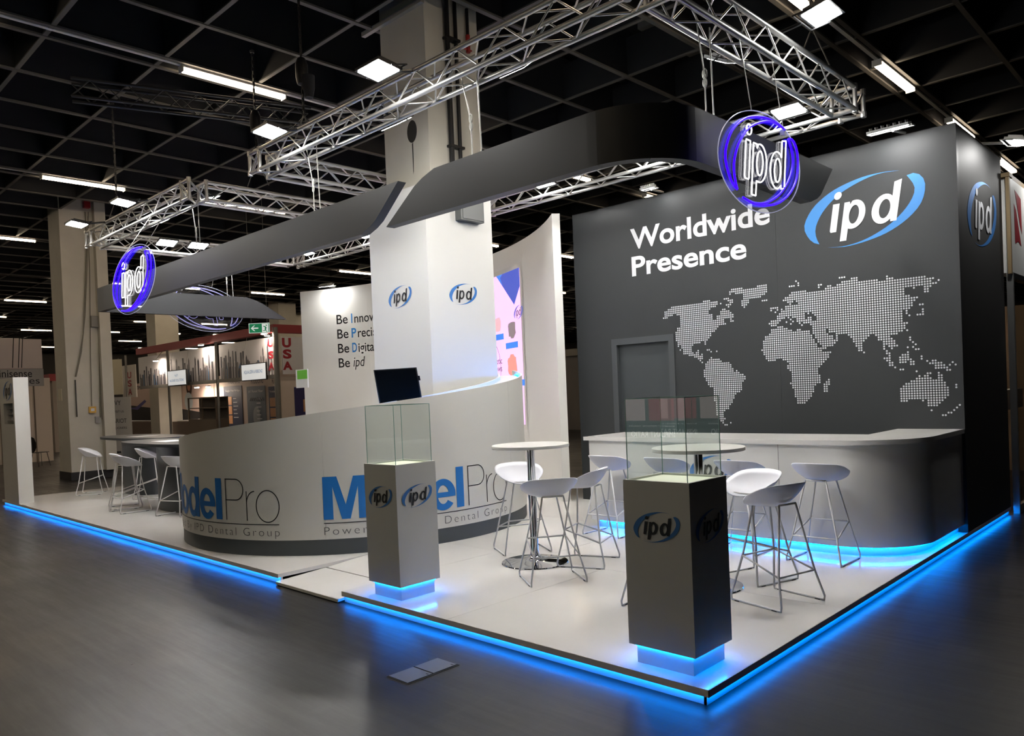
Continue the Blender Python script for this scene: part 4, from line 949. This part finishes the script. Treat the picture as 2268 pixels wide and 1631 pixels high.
def skyline(a, b, z0, z1, y):
    groups = {0: MB(), 1: MB(), 2: MB()}
    for lay, (lo, hi, st) in enumerate(((.25, .55, .13), (.35, .85, .16))):
        x = a + .1
        while x < b - .2:
            w = random.uniform(.06, .16); h = (z1 - z0) * random.uniform(lo, hi) * (.6 if random.random() < .4 else 1); k = 1 - lay if random.random() < .8 else 0
            yy = y - .004 - .003 * (1 - lay)
            groups[k].face([(x, yy, z0), (x + w, yy, z0), (x + w, yy, z0 + h), (x + w * .5, yy, z0 + h * (1.15 if random.random() < .4 else 1.0)), (x, yy, z0 + h)]); x += w + random.uniform(.01, st)
    x = a + .3
    while x < b - .6: groups[2].face([(x, y - .002, z0), (x + .4, y - .002, z0), (x + .25, y - .002, z0 + (z1 - z0) * .45), (x + .1, y - .002, z0 + (z1 - z0) * .3)]); x += random.uniform(1.0, 1.8)
    for k, mm in ((0, BL1), (1, BL2), (2, BL3)):
        if groups[k].f: tag(groups[k].build('skyline_print', mm, ub), kind='stuff')
for pa_, pb_ in ((303, 366), (372, 474), (482, 603)): a, b, z0, z1 = banner(pa_, pb_); skyline(a, b, z0, z1, UY + .06)
# side banner on the face looking to the right
MB().box(UX - .09, UX - .06, UY + .3, UY + 6, 2.62, uz0 - .12).build('skyline_banner', SKYW, ub)
m = MB(); yy = UY + 1.6
while yy < UY + 5.5:
    h = random.uniform(.3, .8); m.face([(UX - .056, yy, 2.62), (UX - .056, yy + .2, 2.62), (UX - .056, yy + .2, 2.62 + h), (UX - .056, yy, 2.62 + h)]); yy += random.uniform(.22, .4)
tag(m.build('skyline_print', BL2, ub), kind='stuff')
LRED = mat('letter_red', (150, 26, 40), .5)
for c, (a, b, y0, y1), (e, g, y2, y3) in zip('USA', ((593, 605, 749, 770), (595, 606, 777, 796), (595, 607, 802, 821)), ((625, 644, 749, 770), (627, 645, 774, 795), (627, 647, 801, 820))):
    p, q = PY(UY + .055, a, y1), PY(UY + .055, b, y0); letters('red_letter', c, FRONT(0, UY + .055, 0), p.x, q.x, p.z, q.z, LRED, ub, off=.05)
    p, q = PX(UX - .06, e, y3), PX(UX - .06, g, y2); letters('red_letter', c, RIGHT(UX - .06, 0, 0), p.y, q.y, p.z, q.z, LRED, ub, off=.05)
xl_ = PY(UY + .3, 286, 820).x
MB().box(xl_ - .9, xl_ + .7, UY + .30, UY + .34, 2.2, 3.6).build('red_letter_panel', CREAM, ub)
for i, c in enumerate('USA'): letters('red_letter', c, FRONT(0, UY + .30, 0), xl_ - .22, xl_ + .22, 3.02 - .36 * i, 3.3 - .36 * i, LRED, ub, off=.03)
# shelf line and back walls
MB().box(-31, UX - .1, UY + .02, UY + .12, 2.5, 2.62).build('banner_rail', POLE, ub)
YB1 = UY + 2.2
MB().box(-33.5, -20.2, YB1, YB1 + .1, 0, 2.9).build('back_wall', BWALL, ub)
MB().box(-20.15, -20.05, UY + .3, UY + 8, 0, 2.55).build('side_panel', BWALL, ub)
def poster(pxa, pxb, pya, pyb, mm, name='poster', y=YB1):
    a, b = PY(y, pxa, pya), PY(y, pxb, pyb)
    return MB().box(a.x, b.x, y - .02, y - .005, b.z, a.z).build(name, mm, ub), a.x, b.x, b.z, a.z
NAVY = mat('poster_navy', (34, 44, 74), .6); GREYB = mat('poster_greyblue', (92, 104, 116), .6); PURP = mat('poster_purple', (86, 78, 140), .6); TEETH = mat('poster_orange', (190, 140, 96), .6); MINTK = mat('poster_mint', (150, 150, 140), .6)
PP = PWHITE
for k, (a, b, mm, tt) in enumerate(((496, 540, NAVY, 'Single Visit Bridge'), (547, 592, GREYB, '#1 Rated Fiber'), (595, 633, NAVY, 'Periodontal Splinting'))):
    o, x0, x1, z0, z1 = poster(a, b, 857, 950, mm); w = x1 - x0
    letters('poster_text', tt, FRONT(0, YB1 - .021, 0), x0 + w * .1, x1 - w * .1, z1 - .25, z1 - .14, PP, ub)
    letters('brand_text', 'Ribbond', FRONT(0, YB1 - .004, 0), x0 + w * .25, x1 - w * .1, z1 + .1, z1 + .32, INK, ub)
    for j in range(3):
        if k != 1: MB().box(x0 + w * .08, x0 + w * .45, YB1 - .03, YB1 - .02, z1 - .75 - .38 * j, z1 - .42 - .38 * j).build('poster_picture', TEETH, ub)
    if k == 1:
        P = [(x0 + w * (.15 + .7 * i / 12), z1 - .5 + (.05 if i % 2 else -.05)) for i in range(13)]; MB().tube([(a_, YB1 - .025, b_) for a_, b_ in P], .015, 5).build('poster_squiggle', PP, ub)
        mesh2d('poster_figure', [(x0 + w * .5 + .28 * math.cos(t), z0 + .45 + .4 * math.sin(t)) for t in [2 * PI * i / 20 for i in range(20)]], [tuple(range(20))], FRONT(0, YB1 - .022, 0), mat('poster_pale', (150, 156, 158), .6), ub)
    for j in range(6): MB().box(x0 + w * .52, x0 + w * (.7 + .04 * (j % 3)), YB1 - .026, YB1 - .02, z1 - .52 - .15 * j, z1 - .49 - .15 * j).build('poster_line', PP, ub)
q0, q1 = PX(-20.05, 651, 858), PX(-20.05, 690, 935)
pb_ = MB().box(-20.05, -20.03, q0.y, q0.y + 1.6, q1.z - .2, q0.z).build('poster', mat('poster_violet', (46, 42, 92), .6), ub)
MB().box(-20.03, -20.02, q0.y + .3, q0.y + 1.3, q1.z + .35, q1.z + .75).build('poster_picture', TEETH, ub)
# pale mural with mountains and a smiling woman
o, x0, x1, z0, z1 = poster(284, 478, 852, 930, mat('mural_pale', (214, 190, 178), .6), 'mural'); w = x1 - x0; h = z1 - z0
fM = FRONT(0, YB1 - .021, 0, .002)
mesh2d('mural_ground', [(x0, z0), (x1, z0), (x1, z0 + h * .12), (x0 + w * .6, z0 + h * .3), (x0 + w * .45, z0 + h * .28), (x0, z0 + h * .42)], [tuple(range(6))], fM, mat('mural_black', (40, 38, 40), .6), ub)
mesh2d('mural_hill', [(x0, z0 + h * .33), (x0 + w * .1, z0 + h * .36), (x0 + w * .22, z0 + h * .55), (x0 + w * .24, z0 + h * .5), (x0 + w * .12, z0 + h * .28)], [tuple(range(5))], lambda a, b, h_=0: fM(a, b, .002), PURP, ub)
mesh2d('mural_disc', [(x0 + w * .42 + .42 * math.cos(t), z0 + h * .5 + .42 * math.sin(t)) for t in [2 * PI * i / 24 for i in range(24)]], [tuple(range(24))], lambda a, b, h_=0: fM(a, b, .003), PURP, ub)
mesh2d('mural_disc', [(x0 + w * .41 + .5 * math.cos(t), z0 + h * .22 + .16 * math.sin(t)) for t in [2 * PI * i / 24 for i in range(24)]], [tuple(range(24))], lambda a, b, h_=0: fM(a, b, .004), PURP, ub)
letters('mural_text', 'MULTIPLE', fM, x0 + w * .05, x0 + w * .2, z1 - .3, z1 - .12, INK, ub, off=.03)
letters('mural_text', 'YOUR SEARCH', fM, x0 + w * .27, x0 + w * .48, z1 - .22, z1 - .06, INK, ub, off=.03)
letters('mural_text', 'ENDS HERE', fM, x0 + w * .29, x0 + w * .46, z1 - .46, z1 - .30, INK, ub, off=.03)
SKIN = mat('mural_skin', (196, 140, 112), .6); HAIR = mat('mural_hair', (70, 46, 36), .6); TEE = mat('mural_tee', (196, 206, 208), .6)
ell = lambda cx_, cz_, rx, rz_, mm, hh: mesh2d('mural_portrait', [(cx_ + rx * math.cos(t), cz_ + rz_ * math.sin(t)) for t in [2 * PI * i / 24 for i in range(24)]], [tuple(range(24))], lambda a, b, h_=0: fM(a, b, hh), mm, ub)
xc = PY(YB1, 420, 860).x
ell(xc, z1 - .35, .30, .42, HAIR, .003); ell(xc - .02, z1 - .30, .17, .24, SKIN, .005); ell(xc - .1, z1 - 1.0, .42, .40, TEE, .004)
MB().tube([(x0, YB1 - .25, z0 - .02), (x1, YB1 - .25, z0 - .02)], .03, 6).build('counter_edge', PWHITE, ub)
MB().box(x0, x1, YB1 - .5, YB1 - .02, .0, z0 - .05).build('low_counter', mat('counter_brown', (120, 104, 92), .6), ub)
# warm spot lights inside that booth
SPOT = mat('spot_warm', (255, 240, 220), .5, emit=(1, .82, .66), est=420)
for i, (px, py) in enumerate(((436, 859), (461, 857), (585, 740), (445, 765), (345, 800))):
    y = YB1 - .5 if i < 2 else UY - .2; p = PY(y, px, py)
    s = thing('booth_spotlight', ('left small spot on the pale mural wall', 'right small spot on the pale mural wall', 'spot under the red beam near its corner', 'spot under the middle of the red beam', 'spot under the left part of the red beam')[i], 'spotlight', tuple(p), 'spots of the red beam booth')
    MB().box(p.x - .10, p.x + .10, p.y - .07, p.y + .07, p.z, p.z + .05).build('housing', PWHITE, s); MB().box(p.x - .085, p.x + .085, p.y - .055, p.y + .055, p.z - .012, p.z).build('lamp_panel', SPOT, s)
    if i > 1: MB().tube([(p.x, p.y, p.z + .05), (p.x, UY + .1, max(uz0 + .02, p.z + .06))], .012, 6).build('arm', POLE, s)
# hanging white name boards, taken for screens, with a faint glow in the face
def board_sign(pxa, pxb, pya, pyb, tx, d, lab, col=BLUED):
    a = PY(d, pxa, pya); b = PY(d, pxb, pyb)
    t = thing('name_board', lab, 'sign', ((a.x + b.x) / 2, d, b.z), 'hanging name boards')
    MB().box(a.x, b.x, d, d + .05, b.z, a.z).build('board', mat('board_black', (24, 24, 24), .5), t); MB().box(a.x + .03, b.x - .03, d - .01, d, b.z + .03, a.z - .03).build('face', mat('board_glow_face', (226, 228, 228), .4, emit=(.8, .82, .82), est=.4), t)
    H_ = (a.z - b.z) / (len(tx) + 1.2)
    for i, s in enumerate(tx): letters('sign_text', s, FRONT(0, d - .01, 0), a.x + (b.x - a.x) * (.12 if len(s) > 6 else .4), b.x - (b.x - a.x) * (.12 if len(s) > 6 else .4), a.z - H_ * (1.35 + i), a.z - H_ * (.85 + i), col, t)
    for x in (a.x + .1, b.x - .1): MB().tube([(x, d + .02, a.z), (x, UY + .08, uz0 + .01)], .006, 5).build('hanging_wire', ROPE, t)
board_sign(371, 413, 822, 853, ('ALFY', 'ALIGNER SOLUTIONS'), UY - .12, 'white hanging board reading aligner solutions under the skyline banner')
board_sign(534, 590, 808, 841, ('AQUALIZER & RIBBOND',), UY - .12, 'white hanging board reading Aqualizer and Ribbond')
board_sign(234, 257, 849, 874, ('international',), UY - .12, 'small white board right of the cream hall column')
t = thing('green_sign', 'small green and white sign at the left edge of the curved wall', 'sign', tuple(PD(17.5, 668, 838)))
p = PD(17.5, 668, 838); MB().box(p.x - .25, p.x + .25, p.y, p.y + .03, p.z - .22, p.z + .2).build('board', PWHITE, t); MB().box(p.x - .18, p.x + .25, p.y - .004, p.y, p.z - .02, p.z + .18).build('green_field', mat('sign_green', (110, 190, 70), .5), t)
# exit sign
p = PD(19.0, 574, 727); w_, h_ = .52, .245
es = thing('exit_sign', 'hanging green exit sign with arrow and running figure', 'exit sign', tuple(p))
u_ = V((.74, .67, 0)).normalized(); nn = V((.67, -.74, 0)); GREEN = mat('exit_green', (18, 120, 70), .5, emit=(.005, .10, .045), est=.6); EW = mat('exit_white', (230, 236, 232), .5, emit=(.7, .75, .72), est=.35)
fE = frame(p, u_, (0, 0, 1), nn, .0)
MB().obox(fE(-w_ / 2, -h_ / 2, -.03), u_ * w_, V((0, 0, h_)), nn * .03).build('box', GREEN, es)
for a in ((-w_ / 2, -w_ / 2 + .012, -h_ / 2, h_ / 2), (w_ / 2 - .012, w_ / 2, -h_ / 2, h_ / 2), (-w_ / 2, w_ / 2, -h_ / 2, -h_ / 2 + .012), (-w_ / 2, w_ / 2, h_ / 2 - .012, h_ / 2)): mesh2d('border', [(a[0], a[2]), (a[1], a[2]), (a[1], a[3]), (a[0], a[3])], [(0, 1, 2, 3)], lambda x, y: fE(x, y, .002), EW, es)
mesh2d('arrow', [(-.21, 0), (-.13, .07), (-.10, .07), (-.155, .015), (-.02, .015), (-.02, -.015), (-.155, -.015), (-.10, -.07), (-.13, -.07)], [tuple(range(9))], lambda x, y: fE(x, y, .002), EW, es)
mesh2d('doorway', [(.07, -.105), (.23, -.105), (.23, .105), (.07, .105)], [(0, 1, 2, 3)], lambda x, y: fE(x, y, .002), EW, es)
for P in ([(.17, .085), (.20, .07), (.195, .045), (.165, .05)], [(.10, .05), (.15, .045), (.19, .01), (.18, -.02), (.14, -.02), (.145, .02), (.11, .03)], [(.14, -.02), (.18, -.02), (.175, -.06), (.21, -.095), (.19, -.1), (.15, -.06)], [(.15, -.03), (.13, -.06), (.09, -.06), (.09, -.075), (.14, -.075), (.165, -.04)]): mesh2d('running_figure', P, [tuple(range(len(P)))], lambda x, y: fE(x, y, .004), GREEN, es)
for a in (-.2, .2): MB().tube([fE(a, h_ / 2, -.015), fE(a, CZ - p.z, -.015)], .006, 5).build('hanging_rod', POLE, es)
# tall banner stand and other bits between column and booth
def banner_stand(px, pya, pyb, d, w, mm, lab, tx):
    p, q = PD(d, px, pya), PD(d, px, pyb); t = thing('banner_stand', lab, 'banner', (p.x, p.y, 0))
    u = V((.80, .6, 0)); n_ = V((.6, -.8, 0)); o_ = V((p.x, p.y, 0)) - u * w / 2; z0 = max(.12, q.z)
    MB().obox(o_ + V((0, 0, z0)), u * w, V((0, 0, p.z - z0)), n_ * .01).build('banner', mm, t); MB().obox(o_ - n_ * .1, u * w, V((0, 0, .1)), n_ * .2).build('base', ALU, t)
    MB().obox(o_ + u * w / 2 + V((0, 0, .05)) - n_ * .03, u * .02, V((0, 0, p.z - .05)), n_ * .02).build('pole', ALU, t)
    fb = frame(o_, u, (0, 0, 1), n_, .014)
    for (s, a, b, z, h) in tx: letters('banner_text', s, fb, w * a, w * b, z, z + h, INK, t)
banner_stand(262, 880, 1000, 21.5, .75, mat('banner_grey', (176, 172, 164), .6), 'grey roll-up banner reading ALVY beside the hall column', [('ALVY', .1, .6, 1.85, .13), ('VISIT US', .3, .7, 1.64, .06), ('ARIOT', .25, .8, 1.35, .12), ('ALIGNERS', .25, .8, 1.18, .06)])
banner_stand(246, 797, 875, 25, .75, mat('banner_cream', (216, 206, 178), .6), 'cream lamp-lit banner panel left of the red beam booth', [])
# display cabinets, chairs in the far booth
gc = thing('glass_cabinet', 'brown glass cabinet standing in the red beam booth', 'cabinet', tuple(V((PY(UY + .9, 445, 900).x, UY + 1.1, 0))))
x0, x1 = PY(UY + .9, 416, 900).x, PY(UY + .9, 478, 900).x; CAB = mat('cabinet_brown', (112, 100, 86), .5)
MB().box(x0, x1, UY + .9, UY + 1.4, 0, 1.15).build('base', CAB, gc)
for z in (1.15, 1.6, 2.0): MB().box(x0, x1, UY + .9, UY + 1.4, z, z + .04).build('shelf', CAB, gc)
for x in (x0, (x0 + x1) / 2, x1 - .05): MB().box(x, x + .05, UY + .9, UY + .95, 1.15, 2.04).build('post', CAB, gc)
MB().box(x0, x1, UY + 1.36, UY + 1.4, 1.19, 2.0).build('back', mat('cabinet_back', (84, 78, 70), .5), gc)
def far_chair(px, py, d, rz, lab, seatm, name='side_chair'):
    p = PD(d, px, py); t = thing(name, lab, 'chair', (p.x, p.y, 0), None, rz)
    prof = [(-.03, .46), (-.10, .50), (-.19, .62), (-.21, .78), (-.16, .92), (-.06, .97), (.06, .97), (.16, .92), (.21, .78), (.19, .62), (.10, .50), (.03, .46)]
    MB().extr(prof, (-.2, 0, 0), (0, 1, 0), (-.12, 0, 1), (.012, 0, 0)).build('backrest', seatm, t, local=True)
    MB().prism([(-.22, -.12), (-.1, -.22), (.15, -.22), (.22, -.14), (.22, .14), (.15, .22), (-.1, .22), (-.22, .12)], .445, .46).build('seat', seatm, t, local=True)
    for x in (-.18, .18):
        for y in (-.16, .16): MB().tube([(x * .8, y * .8, .445), (x * 1.15, y * 1.15, 0)], .011, 6).build('leg', CHROME, t, local=True)
far_chair(88, 1000, 24.5, math.radians(115), 'black shell chair with chrome legs near the left hall column', mat('chair_black', (26, 25, 25), .4))
oc = thing('office_chair', 'dark high-back chair with papers on a table right of the hall column', 'chair', tuple(V((PD(23, 250, 940).x, PD(23, 250, 940).y, 0))))
p = PD(23, 250, 945); MB().obox((p.x - .3, p.y, .45), (.5, .35, 0), (.06, -.06, .9), (.05, -.06, 0)).build('backrest', BLACKM, oc); MB().box(p.x - .3, p.x + .35, p.y - .35, p.y + .3, .42, .5).build('seat', BLACKM, oc); MB().tube([(p.x, p.y, .42), (p.x, p.y, .05)], .03, 8).build('post', BLACKM, oc); MB().lathe([(0, .05), (.3, .03), (.3, 0), (0, 0)], (p.x, p.y, 0), 10).build('foot', BLACKM, oc)
# ------------------------------------------------------------------ booth with grey sign far left
ms = thing('sense_booth', 'pale curtain-walled booth with a grey hanging sign at far left', 'exhibition booth', (-28.5, 3.0, 0))
CURT = mat('curtain_pale', (196, 184, 172), .7)
for i in range(10):
    y0 = -.8 + .5 * i
    MB().box(-27.6 - .03 * (i % 2), -27.54, y0 + .004, y0 + .496, .05, 2.9).build('wall_panel', CURT, ms)
    MB().tube([(-27.52, y0, 0), (-27.52, y0, 2.9)], .02, 6).build('pole', mat('pole_brown', (110, 98, 86), .5), ms)
sg = thing('hanging_sign', 'grey hanging sign with black lettering at far left', 'sign', (-24, 2.6, 2.5))
a, b = PX(-24, 96, 817), PX(-24, 96, 855)
MB().box(-24.06, -24, a.y - 2.6, a.y, b.z, a.z).build('board', mat('sign_grey', (150, 148, 146), .5), sg)
hh = a.z - b.z
yb = PX(-24, 0, 830).y
letters('sign_text', 'rinisense', RIGHT(-24, 0, 0), yb - .12, PX(-24, 71, 830).y, b.z + hh * .52, b.z + hh * .92, INK, sg, off=.008)
letters('sign_text', 'technologies', RIGHT(-24, 0, 0), yb - .75, PX(-24, 88, 850).y, b.z - .02 + hh * .06, b.z + hh * .50, INK, sg)
MB().box(-24.3, -24.26, a.y - 2.6, PX(-24.3, 92, 780).y, a.z + .02, PX(-24.3, 92, 752).z).build('fabric_banner', mat('banner_fabric', (190, 180, 178), .7), sg)
for k, px in enumerate((28, 41, 48)): MB().tube([PX(-23.95, px, 815), PX(-23.95, px + 2, 748)], .012, 5).build('hanging_wire', BLACKM, sg)
MB().box(-27.5, -27.4, 1.0, 3.4, 3.2, 3.45).build('red_header', REDB, ms)
t = thing('side_table', 'white table edge at the far left behind the showcase panel', 'table', tuple(V((PD(26, 2, 1000).x, PD(26, 2, 1000).y, 0))))
p = PD(26, -4, 985); MB().box(p.x - .5, p.x + .5, p.y - .4, p.y + .4, p.z - .03, p.z).build('table_top', PWHITE, t)
for sx in (-.45, .45):
    for sy in (-.35, .35): MB().box(p.x + sx - .02, p.x + sx + .02, p.y + sy - .02, p.y + sy + .02, 0, p.z - .03).build('leg', ALU, t)
# dim distant stands to close the view under the ceiling
for i, (x0, x1, y, h, c) in enumerate(((-60, -40, 26, 3.4, (120, 108, 98)), (-38, -24, 24, 3.0, (130, 122, 116)), (-22, -8, 22, 3.2, (110, 108, 106)), (-60, -34, 6, 3.0, (134, 124, 114)))):
    nb = thing('distant_stand', ('dim stand far behind the red beam booth', 'pale stand far behind the curved wall', 'stand hidden behind the map wall', 'warm distant stand between column and grey sign')[i], 'exhibition booth', ((x0 + x1) / 2, y, 0))
    MB().box(x0, x1, y, y + .2, 0, h).build('wall', mat('stand%d' % i, c, .7), nb); MB().box(x0, x1, y - .1, y + .3, h, h + .3).build('header', REDB if i in (0, 3) else POLE, nb)

# ================================================================== NEIGHBOUR BOOTH ON THE RIGHT
nb = thing('neighbour_booth', 'neighbouring booth with white upper panel and red emblem at the right edge', 'exhibition booth', (-1, 9.6, 0))
WOOD = mat('raw_wood', (150, 128, 92), .6)
NX = .06
MB().box(NX - .16, NX, 7.52, 12.5, 3.02, 4.2).build('upper_panel', mat('panel_lit', (226, 226, 222), .5), nb)
MB().box(-.12, -.06, 7.42, 7.52, 0, 4.05).build('gap_shade_strip', mat('gap_shade', (12, 12, 12), .8), nb)  # near-black strip standing in for the shade in the gap between booths
MB().box(NX - .14, NX + .02, 7.44, 7.62, 4.2, 4.25).build('top_batten', WOOD, nb); MB().box(NX - .03, NX + .01, 7.46, 7.52, 3.0, 4.2).build('upright_batten', WOOD, nb)
MB().box(NX - .04, NX, 7.52, 12.5, 4.2, 4.26).build('top_batten', WOOD, nb)
MB().box(NX - .06, NX + .01, 7.52, 7.58, 0, 3.02).build('window_post', ALU, nb); MB().box(NX - .06, NX + .01, 7.58, 12.5, 2.95, 3.02).build('window_head', BLACKM, nb)
MB().box(NX - .05, NX, 7.58, 12.5, 0, .1).build('window_sill', ALU, nb)
m = MB(); m.face([(NX - .02, 7.58, .1), (NX - .02, 12.5, .1), (NX - .02, 12.5, 2.95), (NX - .02, 7.58, 2.95)]); m.build('window_pane', glass('shop_glass', (.8, .78, .74), 1.0), nb)
MB().box(-3.0, -2.9, 7.6, 12.5, 0, 2.95).build('inner_wall', mat('inner_warm', (170, 150, 128), .6), nb); MB().box(-3, NX - .06, 12.4, 12.5, 0, 2.95).build('inner_wall', mat('inner_warm', (170, 150, 128), .6), nb)
MB().box(-2.2, -.5, 8.6, 9.3, .0, 1.0).build('counter', PWHITE, nb); MB().box(-.9, -.5, 8.6, 11, 1.2, 1.5).build('display_box', PWHITE, nb)
p = PX(NX, 2254, 480)
ym = p.y; zc = p.z
for P in ([(-.16, .28), (.2, .22), (.22, -.18), (.12, -.1)], [(-.22, .12), (-.20, -.32), (-.02, -.28), (.16, -.32), (-.1, .06)]): mesh2d('emblem', [(a * 1.0, b * 1.15) for a, b in P], [tuple(range(len(P)))], RIGHT(NX, ym, zc), LRED, nb)
letters('emblem_text', 'N', RIGHT(NX, 0, 0), ym + .42, ym + .62, zc - .02, zc + .22, INK, nb, off=.01)
LIT2 = mat('downlight_warm', (255, 240, 220), .5, emit=(1, .8, .6), est=25)
for i, y in enumerate((8.4, 10.0)):
    dl = thing('downlight', ('near warm downlight inside the right neighbouring booth', 'far warm downlight inside the right neighbouring booth')[i], 'spotlight', (-1.0, y, 2.85))
    MB().box(-1.1, -.9, y - .1, y + .1, 2.9, 2.95).build('housing', PWHITE, dl); MB().box(-1.08, -.92, y - .08, y + .08, 2.885, 2.9).build('lamp_panel', LIT2, dl)
nw = flood((NX + .4, 8.6, 4.45), 'flood washing the white panel of the right neighbouring booth', (-.35, 0, -1), (0, 1, 0), (NX, 8.6, 4.27), (.3, .18), HOUSW, mm=WASH)

# ================================================================== LIGHTBOX ACROSS THE AISLE (behind the viewer, mirrored in the glass case)
lb = thing('lightbox_wall', 'dark green backlit poster wall across the aisle mirrored in the near glass case', 'poster', (-4.6, -8, 0))
MB().box(-8.2, -1.2, -8.1, -8.0, 0, 3.2).build('wall', mat('lightbox_frame', (60, 60, 60), .6), lb)
fB = frame((-1.2, -8.0, 0), (-1, 0, 0), (0, 0, 1), (0, 1, 0), .01)
LBG = mat('lightbox_green', (30, 60, 56), .5, emit=(.10, .24, .22), est=.8); LBI = mat('lightbox_image', (150, 130, 124), .5, emit=(.62, .52, .50), est=1.6); LBR = mat('lightbox_red', (120, 40, 44), .5, emit=(.45, .12, .13), est=1.4); LBT = mat('lightbox_text', (220, 220, 220), .5, emit=(.9, .9, .9), est=1.6)
mesh2d('backlit_face', [(.2, .6), (6.8, .6), (6.8, 2.9), (.2, 2.9)], [(0, 1, 2, 3)], fB, LBG, lb)
for k in range(10):
    x = .4 + .62 * k; mesh2d('picture', [(x, 1.14), (x + .54, 1.14), (x + .54, 1.55), (x, 1.55)], [(0, 1, 2, 3)], lambda a, b: fB(a, b, .004), LBI if k % 2 else LBR, lb)
    if k % 2 == 0:
        letters('lightbox_text', 'IMPLANT RATIO', lambda a, b, h=0: fB(a, b, .004), x, x + .95, .84, .94, LBT, lb)
        letters('lightbox_text', 'superior esthetic results', lambda a, b, h=0: fB(a, b, .004), x, x + 1.0, 1.02, 1.06, LBT, lb)
